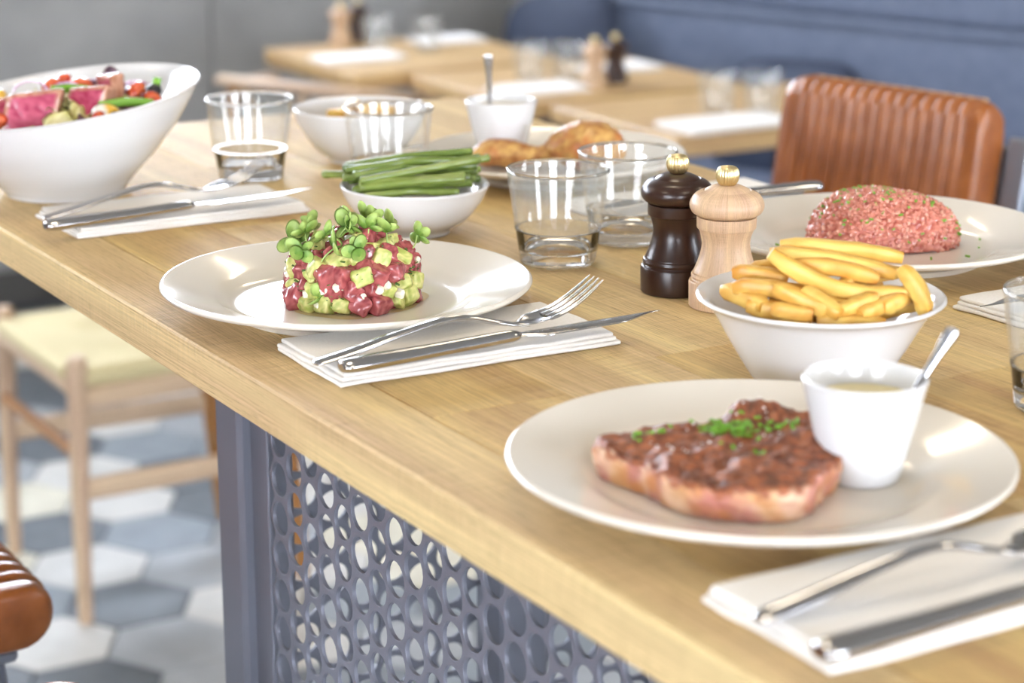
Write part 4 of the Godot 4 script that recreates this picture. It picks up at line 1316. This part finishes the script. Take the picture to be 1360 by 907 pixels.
func make_chair(label: String, where: Vector3, turn: float) -> Node3D:
	# wishbone chair; local +z is the way a guest faces
	var o := thing("dining_chair", label, "chair", where, turn, "wooden chairs with woven seats")
	var fw := 0.19
	var rw := 0.178
	var zf := 0.21
	var zr := -0.20
	for s in [-1.0, 1.0]:
		part("leg", tube([Vector3(s * fw, 0, zf), Vector3(s * fw, 0.2, zf - 0.002), Vector3(s * fw, 0.44, zf - 0.008), Vector3(s * fw, 0.462, zf - 0.009), Vector3(s * fw, 0.467, zf - 0.009)], [Vector2(0.0125, 0.0125), Vector2(0.0155, 0.0155), Vector2(0.0175, 0.0175), Vector2(0.0165, 0.0165), Vector2(0.010, 0.010)], 16, Vector3.RIGHT).mesh(), M.ash, o)
		var rl := smooth([Vector3(s * rw, 0, zr), Vector3(s * rw, 0.25, zr + 0.02), Vector3(s * rw, 0.43, zr + 0.03), Vector3(s * (rw + 0.02), 0.56, zr + 0.07), Vector3(s * (rw + 0.055), 0.665, zr + 0.13)], 4)
		part("leg", tube(rl, rl.map(func(p): return Vector2.ONE * (0.0125 + 0.005 * sin(clampf(p.y / 0.66, 0, 1) * PI))), 14, Vector3.RIGHT).mesh(), M.brownwood, o)
		part("side_rail", tube([Vector3(s * fw, 0.395, zf), Vector3(s * rw, 0.395, zr + 0.028)], [Vector2(0.011, 0.019), Vector2(0.011, 0.019)], 12, Vector3.UP, 0.7).mesh(), M.ash, o)
		part("stretcher", tube([Vector3(s * fw, 0.235, zf), Vector3(s * rw, 0.235, zr + 0.018)], [Vector2(0.009, 0.020), Vector2(0.009, 0.020)], 12, Vector3.UP, 0.7).mesh(), M.ash, o)
	part("stretcher", rod(Vector3(-fw, 0.30, zf), Vector3(fw, 0.30, zf), 0.0105).mesh(), M.brownwood, o)
	part("stretcher", rod(Vector3(-rw, 0.17, zr + 0.014), Vector3(rw, 0.17, zr + 0.014), 0.0105).mesh(), M.brownwood, o)
	part("front_rail", rod(Vector3(-fw, 0.415, zf), Vector3(fw, 0.415, zf), 0.015).mesh(), M.ash, o)
	part("rear_rail", rod(Vector3(-rw, 0.415, zr + 0.03), Vector3(rw, 0.415, zr + 0.03), 0.015).mesh(), M.ash, o)
	# woven cord seat: ridges run parallel to the nearest side, dipping to the middle
	var N := 120
	var cord := grid(N, N, func(u, v):
		var z: float = lerpf(zr + 0.012, zf + 0.006, v)
		var hw: float = lerpf(rw, fw, v) + 0.006
		var x: float = lerpf(-hw, hw, u)
		var dx := hw - absf(x)
		var dz := minf(v, 1.0 - v) * (zf - zr)
		var d := minf(dx, dz)
		return [Vector3(x, 0.447 - 0.014 * smoothstep(0.0, 0.16, d) + 0.0011 * sin(d / 0.0065 * TAU) - (0.02 if d < 0.001 else 0.0), z), Color.WHITE], false, false)
	for i in cord.v.size(): cord.n.append(Vector3.ZERO)
	cord.normals()
	if cord.n[cord.n.size() / 2].y < 0.0:
		for i in range(0, cord.ix.size(), 3):
			var t := cord.ix[i + 1]
			cord.ix[i + 1] = cord.ix[i + 2]; cord.ix[i + 2] = t
		cord.normals()
	var seat := part("woven_seat", cord.mesh(), M.seatcord, o)
	part("seat_edge", tube([Vector3(-fw + 0.016, 0.436, zf + 0.002), Vector3(fw - 0.016, 0.436, zf + 0.002)], [Vector2(0.014, 0.014), Vector2(0.014, 0.014)], 12).mesh(), M.seatcord, seat)
	for s in [-1.0, 1.0]:
		part("seat_edge", tube([Vector3(s * fw, 0.430, zf - 0.018), Vector3(s * rw, 0.430, zr + 0.04)], [Vector2(0.013, 0.018), Vector2(0.013, 0.018)], 12).mesh(), M.seatcord, seat)
	# bent top rail and the forked splat
	var rail := []
	for i in 17:
		var a := PI * (i / 16.0) - PI
		rail.append(Vector3(cos(a) * 0.245, 0.668 + 0.045 * sin(-a), zr + 0.175 + sin(a) * 0.215))
	rail = [Vector3(-0.235, 0.668, zr + 0.29)] + rail + [Vector3(0.235, 0.668, zr + 0.29)]
	part("top_rail", tube(smooth(rail, 2), smooth(rail, 2).map(func(_p): return Vector2(0.018, 0.0125)), 12).mesh(), M.ash, o)
	part("splat", tube([Vector3(0, 0.42, zr + 0.03), Vector3(0, 0.54, zr + 0.01)], [Vector2(0.02, 0.006), Vector2(0.018, 0.006)], 10, Vector3.BACK).mesh(), M.ash, o)
	for s in [-1.0, 1.0]:
		part("splat_arm", tube(smooth([Vector3(s * 0.006, 0.53, zr + 0.012), Vector3(s * 0.03, 0.60, zr - 0.01), Vector3(s * 0.09, 0.704, zr - 0.022)], 4), smooth([Vector2(0.012, 0.005), Vector2(0.010, 0.005), Vector2(0.010, 0.005)], 4), 10, Vector3.BACK).mesh(), M.ash, o)
	return o

func make_bistro(label: String, x0: float, x1: float, z0: float, z1: float, sd: float) -> void:
	var o := thing("bistro_table", label, "table", Vector3((x0 + x1) / 2, 0, (z0 + z1) / 2), 0.0, "small dining tables")
	part("table_top", cbox(Vector3(x1 - x0, 0.036, z1 - z0), 0.004, 0, Vector2(sd, sd * 1.7)).mesh(), M.oak, o, Vector3(0, 0.712, 0))
	part("column", lathe([Vector2(0, 0.02), Vector2(0.032, 0.02), Vector2(0.032, 0.68), Vector2(0, 0.68)], 24).mesh(), M.blackmetal, o, Vector3(0.128, 0, 0))
	part("top_plate", cbox(Vector3(0.18, 0.012, 0.26), 0.003).mesh(), M.blackmetal, o, Vector3(0.128, 0.687, 0))
	part("base", cbox(Vector3(0.20, 0.022, 0.21), 0.006).mesh(), M.blackmetal, o, Vector3(0.128, 0.012, 0))

func build_background() -> void:
	make_bistro("rearmost small oak table by the concrete wall", 1.585, 2.12, -4.83, -4.345, 0.3)
	make_bistro("middle small oak table in the row by the banquette", 1.70, 2.26, -4.30, -3.83, 1.1)
	make_bistro("nearest small oak table in the row by the banquette", 1.745, 2.36, -3.785, -3.335, 2.3)
	make_chair("pale wooden chair with woven seat below the long table's far edge", Vector3(0.795, 0, -3.575), -PI / 2)
	make_chair("pale wooden chair with bent arm rail at the rearmost small table", Vector3(1.622, 0, -4.534), 2.06)
	make_stool("tan leather stool with ribbed back across the long table", Vector3(0.901, 0, -1.943), -1.36)
	make_stool("tan leather stool whose seat corner shows at the left edge", Vector3(-0.2, 0, -1.955), PI / 2)
	make_stool("tan leather stool whose seat just shows at the bottom left", Vector3(-0.238, 0, -1.352), PI / 2)
	# napkins, glasses on the small tables
	var gm := lathe([Vector2(0, 0.0), Vector2(0.029, 0.0), Vector2(0.031, 0.003), Vector2(0.0405, 0.078), Vector2(0.0395, 0.080), Vector2(0.038, 0.078), Vector2(0.029, 0.010), Vector2(0, 0.009)], 40, 40).mesh()
	for q in [[1.80, -4.66, "left glass on the rearmost small table"], [1.90, -4.60, "right glass on the rearmost small table"], [1.885, -4.10, "left glass on the middle small table"], [1.955, -4.06, "right glass on the middle small table"], [1.985, -3.545, "left glass on the nearest small table"], [2.06, -3.50, "right glass on the nearest small table"]]:
		single("water_glass", gm, M.clear, "small clear tumbler, " + q[2], "glass", Vector3(q[0], 0.7302, q[1]), Vector3.ZERO, "glasses on the small tables")
	for q in [[1.70, -4.56, 0.2, 0.11, "at the left of the rearmost small table"], [2.02, -4.72, 0.17, 0.11, "at the right of the rearmost small table"], [1.82, -3.96, 0.2, 0.11, "on the left half of the middle small table"], [2.13, -4.13, 0.18, 0.11, "behind the mills on the middle small table"], [1.92, -3.415, 0.26, 0.13, "along the near edge of the nearest small table"]]:
		single("napkin", napkin_mesh(q[2], q[3], q[0] * 9.0), M.linen, "folded white napkin " + q[4], "napkin", Vector3(q[0], 0.7302, q[1]), Vector3.ZERO, "napkins on the small tables")
	# banquette along the slanting wall
	var turn := -atan2(0.942, 0.335)
	var o := thing("banquette", "long blue-grey upholstered banquette along the slanting wall", "banquette", Vector3(2.57, 0, -4.83), turn)
	var L := 4.5
	part("plinth", cbox(Vector3(L, 0.30, 0.50), 0.01).mesh(), M.navy, o, Vector3(L / 2 - 0.12, 0.155, 0.24))
	for k in 3:
		var w := L / 3
		part("seat_cushion", rbox(Vector3(w - 0.008, 0.14, 0.54), 0.04, 8).mesh(), M.banquette, o, Vector3(-0.12 + w * (k + 0.5), 0.375, 0.25))
		part("back_cushion", rbox(Vector3(w - 0.006, 0.37, 0.12), 0.03, 8).mesh(), M.banquette, o, Vector3(-0.12 + w * (k + 0.5), 0.605, -0.03))
		part("back_roll", rbox(Vector3(w - 0.006, 0.12, 0.13), 0.03, 8).mesh(), M.banquette, o, Vector3(-0.12 + w * (k + 0.5), 0.853, -0.045))
	part("piping", rod(Vector3(-0.12, 0.79, 0.028), Vector3(L - 0.12, 0.79, 0.028), 0.011).mesh(), M.banquette, o)
	part("end_panel", rbox(Vector3(0.05, 0.88, 0.16), 0.02, 5).mesh(), M.navy, o, Vector3(-0.148, 0.45, -0.04))
	part("ledge", cbox(Vector3(L + 0.06, 0.02, 0.16), 0.004).mesh(), M.oak, o, Vector3(L / 2 - 0.14, 0.925, -0.06))
	var cush := func(label: String, x: float, y: float, z: float, w: float, h: float, tilt: float, roll: float) -> void:
		var g := grid(40, 20, func(u, v):
			var a: float = u * TAU
			var r: float = v * 2.0 if v < 0.5 else (1.0 - v) * 2.0
			var cx := signf(cos(a)) * pow(absf(cos(a)), 0.45) * r
			var cy := signf(sin(a)) * pow(absf(sin(a)), 0.45) * r
			var th := 0.055 * pow(maxf(0.0, 1.0 - r * r), 0.6)
			return [Vector3(cx * w / 2, cy * h / 2, th if v >= 0.5 else -th), Color.WHITE])
		var p := Basis(Vector3.UP, turn) * Vector3(x, y, z) + Vector3(2.57, 0, -4.83)
		single("throw_cushion", g.mesh(), M.navy, label, "cushion", p, Vector3(tilt, turn, roll), "cushions on the banquette")
	cush.call("dark navy cushion at the far end of the banquette", -0.06, 0.63, 0.15, 0.36, 0.40, -0.3, 0.25)
	cush.call("navy cushion leaning on the banquette behind the tables", 0.62, 0.56, 0.13, 0.38, 0.30, -0.4, 0.05)
	cush.call("navy cushion on the banquette behind the leather stool", 1.75, 0.62, 0.12, 0.44, 0.42, -0.3, -0.06)

# ------------------------------------------------------------------ main
func _ready() -> void:
	nz.seed = 7; nz.frequency = 1.0; nz.noise_type = FastNoiseLite.TYPE_SIMPLEX_SMOOTH; nz.fractal_octaves = 2
	# camera
	var cam := Camera3D.new()
	cam.name = "camera"
	add_child(cam)
	cam.position = Vector3(-0.5558, 1.46, 0.0)
	cam.rotation = Vector3(deg_to_rad(-15.44), deg_to_rad(-30.3), 0)
	var ca := CameraAttributesPhysical.new()
	ca.frustum_focal_length = 77.9; ca.exposure_aperture = 5.6; ca.frustum_focus_distance = 1.58
	ca.frustum_near = 0.05; ca.frustum_far = 100.0
	cam.attributes = ca
	cam.fov = rad_to_deg(2.0 * atan(453.5 / 2944.0))
	cam.current = true
	# sky and exposure
	var we := WorldEnvironment.new()
	we.name = "world_environment"
	var env := Environment.new()
	env.background_mode = Environment.BG_SKY
	var sky := Sky.new()
	var sm := ProceduralSkyMaterial.new()
	sm.sky_top_color = rgb(214, 224, 240); sm.sky_horizon_color = rgb(238, 242, 248)
	sm.ground_horizon_color = rgb(190, 190, 186); sm.ground_bottom_color = rgb(150, 150, 148)
	sm.sky_energy_multiplier = 7.0; sm.ground_energy_multiplier = 3.5
	sky.sky_material = sm
	env.sky = sky
	env.tonemap_mode = Environment.TONE_MAPPER_LINEAR
	env.tonemap_exposure = 0.375
	env.sdfgi_enabled = true; env.ssao_enabled = true; env.ssil_enabled = true
	we.environment = env
	add_child(we)
	make_materials()
	build_room()
	build_lamps()
	build_table()
	build_background()
	build_crockery()
	build_glasses()
	build_mills()
	build_settings()
	steak()
	beef_tartare()
	tuna_tartare()
	chicken()
	fries()
	beans()
	salad()
